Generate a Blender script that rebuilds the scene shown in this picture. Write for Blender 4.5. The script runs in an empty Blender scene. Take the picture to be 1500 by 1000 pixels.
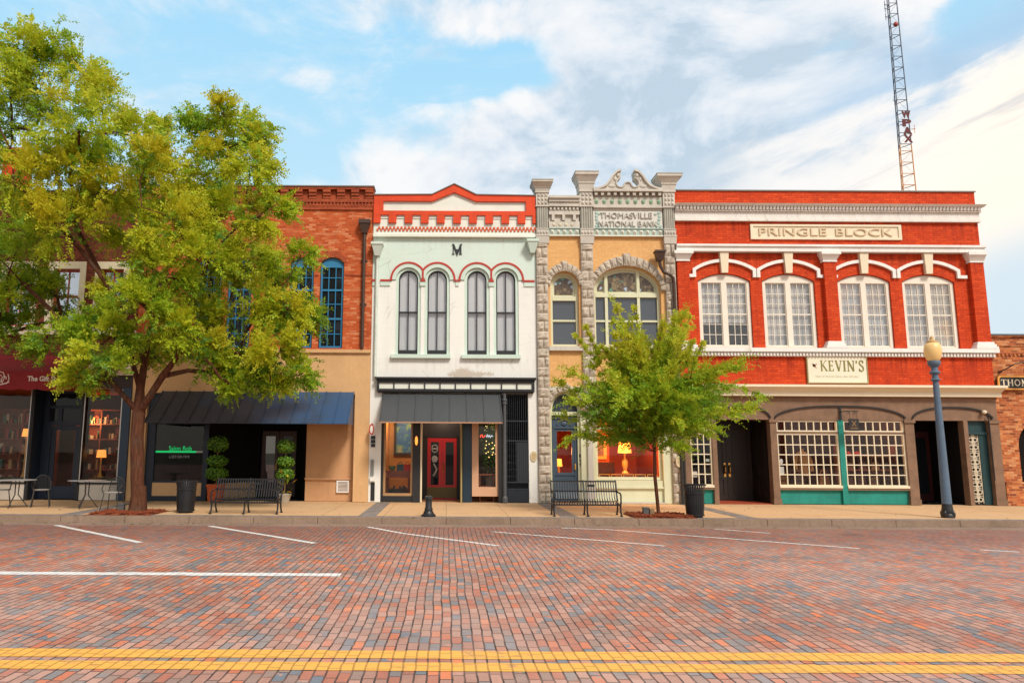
import bpy, bmesh, math, random
import numpy as np
from mathutils import Vector, Matrix
from mathutils.geometry import tessellate_polygon
R = math.radians
random.seed(11)
rng = np.random.default_rng(7)
scene = bpy.context.scene
COL = scene.collection

# ------------------------------------------------------------------ mesh helpers
class MB:
    def __init__(self): self.v = []; self.f = []
    def add(self, vs, fs):
        n = len(self.v); self.v += [tuple(p) for p in vs]; self.f += [tuple(i + n for i in f) for f in fs]; return self
    def box(self, x0, x1, y0, y1, z0, z1):
        return self.add([(x0,y0,z0),(x1,y0,z0),(x1,y1,z0),(x0,y1,z0),(x0,y0,z1),(x1,y0,z1),(x1,y1,z1),(x0,y1,z1)],
                        [(0,3,2,1),(4,5,6,7),(0,1,5,4),(1,2,6,5),(2,3,7,6),(3,0,4,7)])
    def frustum(self, x0, x1, y0, y1, z0, X0, X1, Y0, Y1, z1):
        return self.add([(x0,y0,z0),(x1,y0,z0),(x1,y1,z0),(x0,y1,z0),(X0,Y0,z1),(X1,Y0,z1),(X1,Y1,z1),(X0,Y1,z1)],
                        [(0,3,2,1),(4,5,6,7),(0,1,5,4),(1,2,6,5),(2,3,7,6),(3,0,4,7)])
    def sheet(self, outer, holes=(), y=0.0, d=0.3):
        """flat polygon in x,z with holes, front at y, thickness d to the back"""
        loops = [list(outer)] + [list(h) for h in holes]
        tris = tessellate_polygon([[Vector((p[0], p[1], 0)) for p in l] for l in loops])
        flat = [p for l in loops for p in l]; n = len(flat)
        vs = [(p[0], y, p[1]) for p in flat] + [(p[0], y + d, p[1]) for p in flat]
        fs = []
        for t in tris:
            a, b, c = (flat[i] for i in t)
            cr = (b[0]-a[0])*(c[1]-a[1]) - (b[1]-a[1])*(c[0]-a[0])
            if abs(cr) < 1e-10: continue
            t = tuple(t) if cr > 0 else (t[0], t[2], t[1])
            fs.append(t); fs.append((t[0]+n, t[2]+n, t[1]+n))
        k = 0
        for li, l in enumerate(loops):
            m = len(l)
            area = sum(l[i][0]*l[(i+1)%m][1] - l[(i+1)%m][0]*l[i][1] for i in range(m))
            ccw = area > 0
            if li > 0: ccw = not ccw
            for i in range(m):
                a, b = k+i, k+(i+1) % m
                fs.append((a, a+n, b+n, b) if ccw else (a, b, b+n, a+n))
            k += m
        return self.add(vs, fs)
    def tube(self, path, r, n=8, cap=True):
        path = [Vector(p) for p in path]; m = len(path)
        rs = r if isinstance(r, (list, tuple)) else [r]*m
        vs, fs = [], []
        prev = None
        for i, p in enumerate(path):
            t = (path[min(i+1, m-1)] - path[max(i-1, 0)]).normalized()
            ref = prev if prev is not None else (Vector((0,0,1)) if abs(t.z) < .9 else Vector((1,0,0)))
            a = ref - t*ref.dot(t)
            if a.length < 1e-5: a = t.orthogonal()
            a.normalize(); b = t.cross(a); prev = a
            for k in range(n):
                an = 2*math.pi*k/n
                vs.append(p + (a*math.cos(an) + b*math.sin(an))*rs[i])
        for i in range(m-1):
            for k in range(n):
                k2 = (k+1) % n
                fs.append((i*n+k, i*n+k2, (i+1)*n+k2, (i+1)*n+k))
        if cap: fs.append(tuple(range(n-1,-1,-1))); fs.append(tuple((m-1)*n+k for k in range(n)))
        return self.add(vs, fs)
    def lathe(self, cx, cy, prof, n=20):
        vs, fs = [], []
        for r, z in prof:
            for k in range(n):
                a = 2*math.pi*k/n; vs.append((cx + r*math.cos(a), cy + r*math.sin(a), z))
        m = len(prof)
        for i in range(m-1):
            for k in range(n):
                k2 = (k+1) % n
                fs.append((i*n+k, i*n+k2, (i+1)*n+k2, (i+1)*n+k))
        fs.append(tuple(range(n-1,-1,-1))); fs.append(tuple((m-1)*n+k for k in range(n)))
        return self.add(vs, fs)
    def ball(self, c, r, n=10, jit=0.0):
        rx, ry, rz = r if isinstance(r, tuple) else (r, r, r)
        vs, fs = [], []
        m = n//2 + 1
        for i in range(m+1):
            th = math.pi*i/m
            for k in range(n):
                a = 2*math.pi*k/n; j = 1 + random.uniform(-jit, jit)
                vs.append((c[0]+rx*j*math.sin(th)*math.cos(a), c[1]+ry*j*math.sin(th)*math.sin(a), c[2]-rz*j*math.cos(th)))
        for i in range(m):
            for k in range(n):
                k2 = (k+1) % n
                fs.append((i*n+k, i*n+k2, (i+1)*n+k2, (i+1)*n+k))
        return self.add(vs, fs)
    def rock(self, q, y, bulge=.07, back=.12, n=4):
        """rough hewn stone over quad q (x,z corners, counter clockwise), face bulging towards -y"""
        g = {}
        vs, fs = [], []
        for i in range(n+1):
            for j in range(n+1):
                s, t = i/n, j/n
                x = (q[0][0]*(1-s)+q[1][0]*s)*(1-t) + (q[3][0]*(1-s)+q[2][0]*s)*t
                z = (q[0][1]*(1-s)+q[1][1]*s)*(1-t) + (q[3][1]*(1-s)+q[2][1]*s)*t
                edge = i in (0, n) or j in (0, n)
                dy = 0 if edge else -bulge*random.uniform(.45, 1.25)
                g[i, j] = len(vs); vs.append((x, y+dy, z))
        for i in range(n):
            for j in range(n):
                fs.append((g[i,j], g[i+1,j], g[i+1,j+1], g[i,j+1]))
        rim = [g[i,0] for i in range(n)] + [g[n,j] for j in range(n)] + [g[i,n] for i in range(n,0,-1)] + [g[0,j] for j in range(n,0,-1)]
        k = len(vs)
        for i in rim: vs.append((vs[i][0], y+back, vs[i][2]))
        m = len(rim)
        for i in range(m):
            i2 = (i+1) % m
            fs.append((rim[i2], rim[i], k+i, k+i2))
        return self.add(vs, fs)
    def quad(self, a, b, c, d): return self.add([a, b, c, d], [(0, 1, 2, 3)])

def world_loc(o):
    p = Vector((0,0,0))
    while o is not None: p += o.location; o = o.parent
    return p

def obj(name, mb, m=None, parent=None, smooth=False):
    off = world_loc(parent)
    me = bpy.data.meshes.new(name)
    me.from_pydata([(x-off.x, y-off.y, z-off.z) for x, y, z in mb.v], [], mb.f)
    me.update()
    if smooth:
        me.polygons.foreach_set('use_smooth', [True]*len(me.polygons))
        try: me.set_sharp_from_angle(angle=R(40))
        except Exception: pass
    if m: me.materials.append(m)
    o = bpy.data.objects.new(name, me); COL.objects.link(o)
    if parent: o.parent = parent
    return o

def thing(name, label, cat, loc=(0,0,0), group=None):
    o = bpy.data.objects.new(name, None); COL.objects.link(o); o.location = loc; o.empty_display_size = .2
    o['label'] = label; o['category'] = cat
    if group: o['group'] = group
    return o

def struct(name, mb, m, kind='structure'):
    o = obj(name, mb, m); o['kind'] = kind; return o

def dup(root, loc, label, rotz=0):
    r = root.copy(); COL.objects.link(r); r.location = loc; r.rotation_euler = (0,0,rotz); r['label'] = label
    for ch in list(root.children):
        c = ch.copy(); COL.objects.link(c); c.parent = r
        for g in ch.children:
            d = g.copy(); COL.objects.link(d); d.parent = c
    return r

def arc(cx, zs, a, rise, n=24, t0=0.0, t1=math.pi):
    """points of an arch from right to left; ellipse half axes a, rise"""
    return [(cx + a*math.cos(t0+(t1-t0)*i/n), zs + rise*math.sin(t0+(t1-t0)*i/n)) for i in range(n+1)]
def seg(cx, zs, a, rise, n=14):
    """shallow circular arc from right to left"""
    rad = (a*a + rise*rise)/(2*rise); cz = zs + rise - rad; th = math.asin(min(1, a/rad))
    return [(cx + rad*math.sin(th*(1-2*i/n)), cz + rad*math.cos(th*(1-2*i/n))) for i in range(n+1)]
def rect(x0, x1, z0, z1): return [(x0,z0),(x1,z0),(x1,z1),(x0,z1)]
def arched(x0, x1, z0, zs, rise, fn=arc): return [(x0,z0),(x1,z0)] + fn((x0+x1)/2, zs, (x1-x0)/2, rise)
def ribbon(mb, pts, w, y, d, closed=False):
    """flat band of width w along a polyline in x,z, standing proud of the wall"""
    m = len(pts); L, Rr = [], []
    for i, p in enumerate(pts):
        a = Vector(pts[max(i-1,0)]); b = Vector(pts[min(i+1,m-1)])
        p = Vector(p)
        d1 = (p-a).normalized() if (p-a).length > 1e-9 else (b-p).normalized()
        d2 = (b-p).normalized() if (b-p).length > 1e-9 else d1
        n1 = Vector((-d1.y, d1.x)); n2 = Vector((-d2.y, d2.x)); nn = (n1+n2)
        if nn.length < 1e-6: nn = n1
        nn.normalize(); k = w/2/max(.35, nn.dot(n1))
        L.append(p+nn*k); Rr.append(p-nn*k)
    vs = [(q.x, y, q.y) for q in L+Rr] + [(q.x, y+d, q.y) for q in L+Rr]
    M2 = 2*m; fs = []
    for i in range(m-1):
        fs += [(m+i, m+i+1, i+1, i), (i, i+1, M2+i+1, M2+i), (m+i+1, m+i, M2+m+i, M2+m+i+1)]
    fs += [(0, M2, M2+m, m), (m-1, M2-1, M2+M2-1, M2+m-1)]
    mb.add(vs, fs); return mb

def text_mb(txt, x0, x1, z0, z1, y, d=.02, mb=None, bold=0.0):
    """writing in the built-in typeface, fitted into a box on the wall"""
    cu = bpy.data.curves.new('writing', 'FONT'); cu.body = txt; cu.extrude = .05; cu.resolution_u = 3; cu.offset = bold
    o = bpy.data.objects.new('writing', cu); COL.objects.link(o)
    dg = bpy.context.evaluated_depsgraph_get(); dg.update()
    me = bpy.data.meshes.new_from_object(o.evaluated_get(dg))
    vs = [tuple(v.co) for v in me.vertices]; fs = [tuple(p.vertices) for p in me.polygons]
    bpy.data.objects.remove(o); bpy.data.curves.remove(cu); bpy.data.meshes.remove(me)
    xs = [v[0] for v in vs]; ys = [v[1] for v in vs]; zs = [v[2] for v in vs]
    a, b, c, e = min(xs), max(xs), min(ys), max(ys); zr = max(zs)-min(zs) or 1
    mb = mb or MB()
    return mb.add([(x0+(v[0]-a)/(b-a)*(x1-x0), y + (max(zs)-v[2])/zr*d, z0+(v[1]-c)/(e-c)*(z1-z0)) for v in vs], fs)

SERIF = {  # letter: width, strokes (points in a unit box, stroke width)
 'K': (.80, [([(.14,0),(.14,1)],.15),([(.14,.42),(.66,1)],.06),([(.30,.56),(.72,0)],.15),([(0,.02),(.28,.02)],.05),([(0,.98),(.28,.98)],.05),([(.56,.98),(.78,.98)],.05),([(.58,.02),(.84,.02)],.05)]),
 'E': (.64, [([(.14,0),(.14,1)],.15),([(0,.03),(.58,.03)],.06),([(0,.97),(.56,.97)],.06),([(.14,.52),(.44,.52)],.06),([(.56,0),(.56,.22)],.06),([(.53,1),(.53,.8)],.06),([(.43,.42),(.43,.62)],.06)]),
 'V': (.80, [([(.12,1),(.42,0)],.15),([(.42,0),(.70,1)],.07),([(0,.98),(.26,.98)],.05),([(.56,.98),(.82,.98)],.05)]),
 'I': (.34, [([(.15,0),(.15,1)],.15),([(.0,.02),(.30,.02)],.05),([(.0,.98),(.30,.98)],.05)]),
 'N': (.86, [([(.12,0),(.12,1)],.07),([(.10,1),(.72,0)],.15),([(.72,0),(.72,1)],.07),([(0,.02),(.25,.02)],.05),([(0,.98),(.18,.98)],.05),([(.60,.98),(.84,.98)],.05)]),
 "'": (.22, [([(.10,1),(.08,.74)],.11)]),
 'S': (.60, [([(.50,.80),(.44,.94),(.28,1),(.12,.93),(.08,.76),(.16,.62),(.30,.53),(.44,.43),(.52,.27),(.46,.08),(.28,0),(.12,.05),(.05,.2)],.10),([(.5,.74),(.5,1)],.05),([(.05,0),(.05,.26)],.05)]),
 'T': (.74, [([(.36,0),(.36,1)],.16),([(0,.97),(.72,.97)],.06),([(.03,1),(.03,.78)],.06),([(.69,1),(.69,.78)],.06),([(.22,.02),(.50,.02)],.05)]),
 'H': (.86, [([(.14,0),(.14,1)],.16),([(.68,0),(.68,1)],.16),([(.14,.52),(.68,.52)],.06),([(0,.02),(.28,.02)],.05),([(0,.98),(.28,.98)],.05),([(.54,.02),(.82,.02)],.05),([(.54,.98),(.82,.98)],.05)]),
 'O': (.86, [([(.40+.33*math.cos(t*math.pi/8), .5+.46*math.sin(t*math.pi/8)) for t in range(17)],.14)]),
 'M': (1.0, [([(.12,0),(.12,1)],.07),([(.14,1),(.48,.05)],.15),([(.48,.05),(.80,1)],.07),([(.82,0),(.82,1)],.16),([(0,.02),(.26,.02)],.05),([(0,.98),(.2,.98)],.05),([(.68,.02),(.96,.02)],.05),([(.8,.98),(.96,.98)],.05)]),
}
def serif_mb(txt, x0, x1, z0, z1, y, d=.01, sp=.10, mb=None):
    mb = mb or MB()
    tot = sum(SERIF[c][0] for c in txt) + sp*(len(txt)-1)
    k = (x1-x0)/tot; h = z1-z0; x = x0; q = 0
    for c in txt:
        w, st = SERIF[c]
        for pts, sw in st:
            q += 1
            ribbon(mb, [(x+p[0]*k, z0+p[1]*h) for p in pts], sw*(k*.5+h*.5), y-.0004*q, d)
        x += (w+sp)*k
    return mb

# ------------------------------------------------------------------ materials
class V:
    """a node socket with arithmetic"""
    def __init__(self, t, s): self.t = t; self.s = s
    def _m(self, op, o=None, o2=None):
        n = self.t.nodes.new('ShaderNodeMath'); n.operation = op
        self.t.links.new(self.s, n.inputs[0])
        for i, q in ((1, o), (2, o2)):
            if q is None: continue
            if isinstance(q, V): self.t.links.new(q.s, n.inputs[i])
            else: n.inputs[i].default_value = q
        return V(self.t, n.outputs[0])
    def __add__(s, o): return s._m('ADD', o)
    def __radd__(s, o): return s._m('ADD', o)
    def __sub__(s, o): return s._m('SUBTRACT', o)
    def __mul__(s, o): return s._m('MULTIPLY', o)
    def __rmul__(s, o): return s._m('MULTIPLY', o)
    def __rsub__(s, o): return (s*-1.0) + o
    def pow(s, o): return s._m('POWER', o)
    def abs(s): return s._m('ABSOLUTE')
    def max(s, o): return s._m('MAXIMUM', o)
    def min(s, o): return s._m('MINIMUM', o)
    def frac(s): return s._m('FRACT')
    def gt(s, o): return s._m('GREATER_THAN', o)
    def step(s, a, b):
        n = s.t.nodes.new('ShaderNodeMapRange'); n.interpolation_type = 'SMOOTHSTEP'
        s.t.links.new(s.s, n.inputs[0]); n.inputs[1].default_value = a; n.inputs[2].default_value = b
        return V(s.t, n.outputs[0])

class G:
    def __init__(self, name):
        self.m = bpy.data.materials.new(name); self.m.use_nodes = True
        self.t = self.m.node_tree
        self.b = self.t.nodes['Principled BSDF']; self.out = self.t.nodes['Material Output']
        n = self.t.nodes.new('ShaderNodeTexCoord'); self.co = n.outputs['Object']
        s = self.t.nodes.new('ShaderNodeSeparateXYZ'); self.t.links.new(self.co, s.inputs[0])
        self.x, self.y, self.z = (V(self.t, s.outputs[i]) for i in range(3))
    def vec(self, a, b, c=0.0):
        n = self.t.nodes.new('ShaderNodeCombineXYZ')
        for i, q in enumerate((a, b, c)):
            if isinstance(q, V): self.t.links.new(q.s, n.inputs[i])
            else: n.inputs[i].default_value = q
        return n.outputs[0]
    def noise(self, scale, detail=4, rough=.55, vec=None, dist=0.0):
        n = self.t.nodes.new('ShaderNodeTexNoise'); n.inputs['Scale'].default_value = scale
        n.inputs['Detail'].default_value = detail; n.inputs['Roughness'].default_value = rough; n.inputs['Distortion'].default_value = dist
        self.t.links.new(vec if vec is not None else self.co, n.inputs['Vector'])
        return V(self.t, n.outputs[0])
    def mix(self, f, a, b, blend='MIX'):
        n = self.t.nodes.new('ShaderNodeMix'); n.data_type = 'RGBA'; n.blend_type = blend
        for i, q in ((0, f), (6, a), (7, b)):
            if isinstance(q, V): self.t.links.new(q.s, n.inputs[i])
            elif hasattr(q, 'links'): self.t.links.new(q, n.inputs[i])
            elif isinstance(q, (int, float)): n.inputs[i].default_value = q
            else: n.inputs[i].default_value = (*q[:3], 1)
        return n.outputs[2]
    def ramp(self, f, stops, mode='LINEAR'):
        n = self.t.nodes.new('ShaderNodeValToRGB'); self.t.links.new(f.s if isinstance(f, V) else f, n.inputs[0])
        n.color_ramp.interpolation = mode
        e = n.color_ramp.elements
        while len(e) < len(stops): e.new(.5)
        for i, (p, c) in enumerate(stops): e[i].position = p; e[i].color = (*c, 1)
        return n.outputs[0]
    def color(self, c): self.t.links.new(c.s if isinstance(c, V) else c, self.b.inputs['Base Color'])
    def bump(self, h, strength=.4, dist=.02):
        n = self.t.nodes.new('ShaderNodeBump'); n.inputs['Strength'].default_value = strength; n.inputs['Distance'].default_value = dist
        self.t.links.new(h.s if isinstance(h, V) else h, n.inputs['Height']); self.t.links.new(n.outputs[0], self.b.inputs['Normal'])
    def rough(self, v, spec=None):
        if isinstance(v, V): self.t.links.new(v.s, self.b.inputs['Roughness'])
        else: self.b.inputs['Roughness'].default_value = v
        if spec is not None: self.b.inputs['Specular IOR Level'].default_value = spec
    def brick(self, u, v, w, h, mortar=.01, off=.5):
        n = self.t.nodes.new('ShaderNodeTexBrick'); n.offset = off; n.squash = 1
        self.t.links.new(self.vec(u, v), n.inputs['Vector'])
        n.inputs['Scale'].default_value = 1; n.inputs['Brick Width'].default_value = w; n.inputs['Row Height'].default_value = h
        n.inputs['Mortar Size'].default_value = mortar; n.inputs['Mortar Smooth'].default_value = .3
        n.inputs['Color1'].default_value = (0,0,0,1); n.inputs['Color2'].default_value = (1,1,1,1); n.inputs['Mortar'].default_value = (.5,.5,.5,1)
        s = self.t.nodes.new('ShaderNodeSeparateColor'); self.t.links.new(n.outputs['Color'], s.inputs[0])
        return V(self.t, s.outputs[0]), V(self.t, n.outputs['Fac'])
    def emit(self, col, k):
        self.b.inputs['Emission Color'].default_value = (*col, 1); self.b.inputs['Emission Strength'].default_value = k

def sc(c, k): return tuple(x*k for x in c)
def paint(name, c, rough=.6, var=.18, scale=1.5, bump=.15, dirt=.0, dirt_c=(.12,.10,.08), metal=0.0, spec=.35):
    g = G(name)
    n1 = g.noise(scale, 6, .6); n2 = g.noise(scale*14, 3)
    col = g.mix((n1*.7+n2*.3).step(.25,.75), sc(c, 1-var), sc(c, 1+var*.6))
    if dirt:
        st = g.noise(1.0, 5, .65, g.vec(g.x*7.0+g.y*7.0, g.y*.5, g.z*.7))
        col = g.mix((st*.6+n1*.4).step(.5,.78)*dirt, col, dirt_c)
    g.color(col); g.rough(rough, spec); g.b.inputs['Metallic'].default_value = metal
    if bump: g.bump(n2*.5+n1*.5, bump, .01)
    return g.m
def brick_wall(name, stops, mortar, w=.21, h=.073, joint=.008, stain=.25, stain_c=(.08,.03,.02), pale=0.0, pale_c=(.75,.6,.5), bump=.5, streak=.35, ledges=()):
    g = G(name)
    t, f = g.brick(g.x+g.y, g.z, w, h, joint)
    n1 = g.noise(.7, 6, .6); n2 = g.noise(11, 4, .6); n3 = g.noise(3.0, 5, .65, g.vec(g.x*1.0, g.y, g.z*2.2))
    col = g.ramp(t, stops)
    col = g.mix(n2.step(.3,.7)*.35, col, sc(stops[0][1], .62))
    col = g.mix(f, col, mortar)
    col = g.mix((n1*.6+n2*.4).step(.48,.75)*stain, col, stain_c)
    if pale: col = g.mix((n3*.6+t*.25+n2*.25).step(.56,.70)*pale, col, pale_c)
    st = g.noise(1.0, 6, .7, g.vec(g.x*5.5+g.y*5.5, g.y*.4, g.z*.45))
    col = g.mix((st*.65+n1*.35).step(.50,.72)*streak, col, sc(stain_c,.8))
    col = g.mix((g.noise(.9,5,.7,g.vec(g.x+7.0,g.y,g.z*1.4))).step(.54,.74)*streak*.5, col, sc(stops[-1][1],1.25))
    for lv in ledges:
        r_ = g.noise(1.0, 5, .7, g.vec(g.x*8.0+g.y*8.0, lv, g.z*.25))
        col = g.mix(g.z.step(lv-.9, lv)*(1.0-g.z.gt(lv+.02))*r_.step(.42,.70)*.65, col, sc(stain_c,.6))
    g.color(col); g.rough(.82, .25); g.bump((1.0-f)*.8+n2*.4, bump, .012)
    return g.m
def glass(name, tint=(.8,.85,.88), refl=.14, dark=None, wob=.0):
    """window glass: part mirror, part see through (or dark when nothing is lit behind it)"""
    g = G(name); t = g.t
    gl = t.nodes.new('ShaderNodeBsdfGlossy'); gl.inputs['Roughness'].default_value = .015; gl.inputs['Color'].default_value = (1,1,1,1)
    if wob:
        n = t.nodes.new('ShaderNodeBump'); n.inputs['Strength'].default_value = wob; n.inputs['Distance'].default_value = .02
        t.links.new(g.noise(2.2, 2).s, n.inputs['Height']); t.links.new(n.outputs[0], gl.inputs['Normal'])
    if dark is None:
        tr = t.nodes.new('ShaderNodeBsdfTransparent'); tr.inputs['Color'].default_value = (*tint, 1)
    else:
        tr = t.nodes.new('ShaderNodeBsdfDiffuse'); tr.inputs['Color'].default_value = (*dark, 1)
    mx = t.nodes.new('ShaderNodeMixShader')
    fr = t.nodes.new('ShaderNodeFresnel'); fr.inputs[0].default_value = 1.5
    k = (V(t, fr.outputs[0])*.38 + refl).min(1.0)
    t.links.new(k.s, mx.inputs[0]); t.links.new(tr.outputs[0], mx.inputs[1]); t.links.new(gl.outputs[0], mx.inputs[2])
    t.links.new(mx.outputs[0], g.out.inputs[0])
    return g.m
def plain(name, c, rough=.6, metal=0.0, spec=.4): return paint(name, c, rough, .08, 3, 0, 0, metal=metal, spec=spec)
def glow(name, c, k):
    g = G(name); g.b.inputs['Base Color'].default_value = (*c,1); g.emit(c, k); return g.m
# ------------------------------------------------------------------ palette
m_red = brick_wall('red_painted_brick', [(0,(.52,.048,.008)),(.5,(.63,.062,.011)),(1,(.72,.085,.016))], (.42,.036,.008), stain=.40, stain_c=(.26,.016,.007), bump=.35, streak=.45, ledges=(4.5,7.82,8.83))
m_orange = brick_wall('orange_brick', [(0,(.44,.070,.016)),(.3,(.54,.090,.020)),(.7,(.60,.110,.026)),(1,(.66,.15,.040))], (.46,.14,.06), stain=.30, stain_c=(.24,.045,.02), pale=.5, pale_c=(.70,.34,.18), streak=.25)
m_corbel = brick_wall('corbel_brick', [(0,(.34,.060,.022)),(1,(.48,.10,.036))], (.30,.08,.04), stain=.4, stain_c=(.16,.03,.02))
m_oldbrick = brick_wall('weathered_brick', [(0,(.22,.05,.018)),(.35,(.48,.115,.030)),(.75,(.62,.19,.05)),(1,(.70,.28,.10))], (.42,.21,.11), stain=.55, stain_c=(.13,.04,.02), pale=.35, pale_c=(.6,.36,.2))
m_darkbrick = brick_wall('dark_red_brick', [(0,(.13,.026,.014)),(.5,(.20,.040,.018)),(1,(.27,.06,.026))], (.15,.06,.04), stain=.4)
m_yellowbrick = brick_wall('yellow_painted_brick', [(0,(.72,.40,.155)),(1,(.80,.47,.19))], (.66,.36,.14), stain=.18, stain_c=(.55,.27,.10), bump=.2)
m_redpaint = paint('red_parapet_paint', (.68,.060,.010), .65, .25, 2.5, .2, .3, (.25,.02,.01))
m_redtrim = paint('dull_red_trim', (.46,.045,.030), .6, .1)
m_cream = paint('cream_paint', (.80,.74,.62), .6, .10, 2, .15, .25, (.5,.42,.32))
m_creampanel = paint('pale_panel', (.74,.76,.68), .6, .08, 2, .1, .15, (.5,.5,.42))
m_white = paint('white_trim_paint', (.80,.78,.74), .6, .10, 2, .15, .45, (.36,.32,.28))
m_winwhite = paint('white_window_paint', (.78,.72,.61), .5, .06, 3, 0)
m_ivory = paint('ivory_paint', (.78,.68,.50), .55, .06, 2, .05, .15, (.5,.4,.28))
m_mint = paint('mint_trim_paint', (.58,.70,.62), .55, .1, 2, .1, .2, (.3,.36,.32))
m_sage = paint('sage_window_paint', (.66,.66,.46), .55, .08, 2, .05, .15, (.42,.44,.3))
m_stone = paint('rock_faced_stone', (.52,.445,.36), .85, .35, 4, .8, .4, (.22,.18,.145))
m_cast = paint('cast_stone', (.58,.54,.47), .75, .2, 3, .35, .65, (.20,.18,.15))
m_castgrey = paint('grey_fluted_stone', (.40,.385,.33), .75, .2, 3, .3, .4, (.18,.17,.15))
m_teal = paint('verdigris_band', (.40,.52,.47), .7, .25, 6, .2, .3, (.5,.5,.42))
m_green = paint('green_rosette', (.28,.42,.28), .7, .35, 8, .2)
m_pyr = paint('pale_stud', (.70,.70,.60), .7, .1)
m_stucco = paint('tan_stucco', (.66,.40,.195), .85, .14, 1.4, .25, .35, (.40,.22,.11))
m_stuccoshade = paint('shaded_tan_stucco', (.55,.30,.15), .85, .15, 1.2, .2, .5, (.30,.15,.08))  # darker copy of the tan stucco, shade put into its colour
m_navy = plain('navy_paint', (.010,.018,.036), .45)
m_blueframe = plain('blue_sash_paint', (.030,.20,.40), .45)
m_black = plain('black_metal', (.012,.013,.016), .42, 0, .5)
m_blackp = plain('black_paint', (.02,.02,.022), .55)
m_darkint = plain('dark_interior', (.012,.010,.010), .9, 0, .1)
m_brownint = plain('brown_interior', (.07,.030,.015), .9, 0, .1)
m_tanint = plain('tan_interior', (.55,.33,.15), .8, 0, .1)
def curtain_material():
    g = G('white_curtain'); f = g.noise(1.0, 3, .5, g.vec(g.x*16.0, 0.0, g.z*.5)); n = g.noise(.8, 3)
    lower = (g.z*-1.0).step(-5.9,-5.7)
    col = g.mix(f.step(.35,.7)*.45, (.90,.89,.87), (.64,.65,.68)); col = g.mix(n.step(.45,.7)*.2, col, (.62,.64,.68))  # grey stripes paint fold shading into the curtain colour
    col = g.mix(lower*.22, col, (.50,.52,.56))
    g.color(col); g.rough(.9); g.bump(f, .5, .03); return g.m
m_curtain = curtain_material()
m_gutter = plain('bronze_gutter', (.065,.035,.025), .45)
m_greygutter = plain('grey_gutter', (.09,.09,.085), .5)
m_wood = paint('weathered_brown_wood', (.23,.135,.085), .75, .35, 3, .3, .5, (.07,.04,.03))
m_darkwood = plain('dark_door_wood', (.020,.013,.010), .5)
m_moulding = plain('black_moulding', (.018,.014,.013), .6)
m_tealpaint = paint('teal_paint', (.014,.24,.195), .55, .3, 2, .1, .6, (.02,.12,.1))
m_reddoor = plain('red_door_paint', (.52,.012,.014), .35)
m_bluedoor = paint('slate_blue_door', (.055,.085,.125), .45, .12, 3, .05)
m_gold = plain('gold', (.75,.42,.10), .3, .9)
m_goldpaint = plain('gold_paint', (.72,.40,.08), .5)
m_cap = plain('grey_coping', (.20,.17,.15), .6)
m_roof = plain('roofing', (.12,.12,.12), .9)
g_pane = glass('window_glass', (.98,.985,.99), refl=.035)
g_slate = glass('dark_window_glass', refl=.05, dark=(.055,.065,.085))
g_black = glass('deep_window_glass', refl=.005, dark=(.012,.014,.018))
g_shop = glass('shop_glass', (.97,.98,.98), refl=.0)

def blind_material(name, c1, c2, warm=0.0):
    g = G(name)
    s = (g.z*15.0).frac()
    n = g.noise(.9, 3, .5)
    col = g.mix(s.step(.55,.95)*.55, c1, sc(c1,.25))
    col = g.mix(n.step(.42,.62)*.8, col, c2)
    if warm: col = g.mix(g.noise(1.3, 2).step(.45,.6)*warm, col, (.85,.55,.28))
    g.color(col); g.rough(.8); return g.m
m_blind = blind_material('venetian_blind', (.78,.76,.72), (.46,.47,.48))
m_blindwarm = blind_material('venetian_blind_warm_tint', (.84,.76,.63), (.62,.55,.46), .85)  # warm patches stand in for sky reflections, painted into the blind
m_blindblue = blind_material('venetian_blind_pale', (.76,.78,.80), (.55,.60,.66), .35)  # bluish cast and warm patches paint window reflections onto the blind
def stained_material():
    g = G('stained_glass')
    v = g.t.nodes.new('ShaderNodeTexVoronoi'); v.inputs['Scale'].default_value = 9; g.t.links.new(g.vec(g.x, g.z), v.inputs['Vector'])
    s = g.t.nodes.new('ShaderNodeSeparateColor'); g.t.links.new(v.outputs['Color'], s.inputs[0])
    e = g.t.nodes.new('ShaderNodeTexVoronoi'); e.feature = 'DISTANCE_TO_EDGE'; e.inputs['Scale'].default_value = 9; g.t.links.new(g.vec(g.x, g.z), e.inputs['Vector'])
    col = g.ramp(V(g.t, s.outputs[0]), [(0,(.11,.075,.045)),(.45,(.17,.125,.075)),(.72,(.24,.18,.10)),(.86,(.12,.24,.16)),(.94,(.40,.50,.62))], 'CONSTANT')
    col = g.mix(V(g.t, e.outputs['Distance']).step(.02,.05), (.02,.02,.02), col)
    g.color(col); g.rough(.2); return g.m
m_stained = stained_material()

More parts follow.
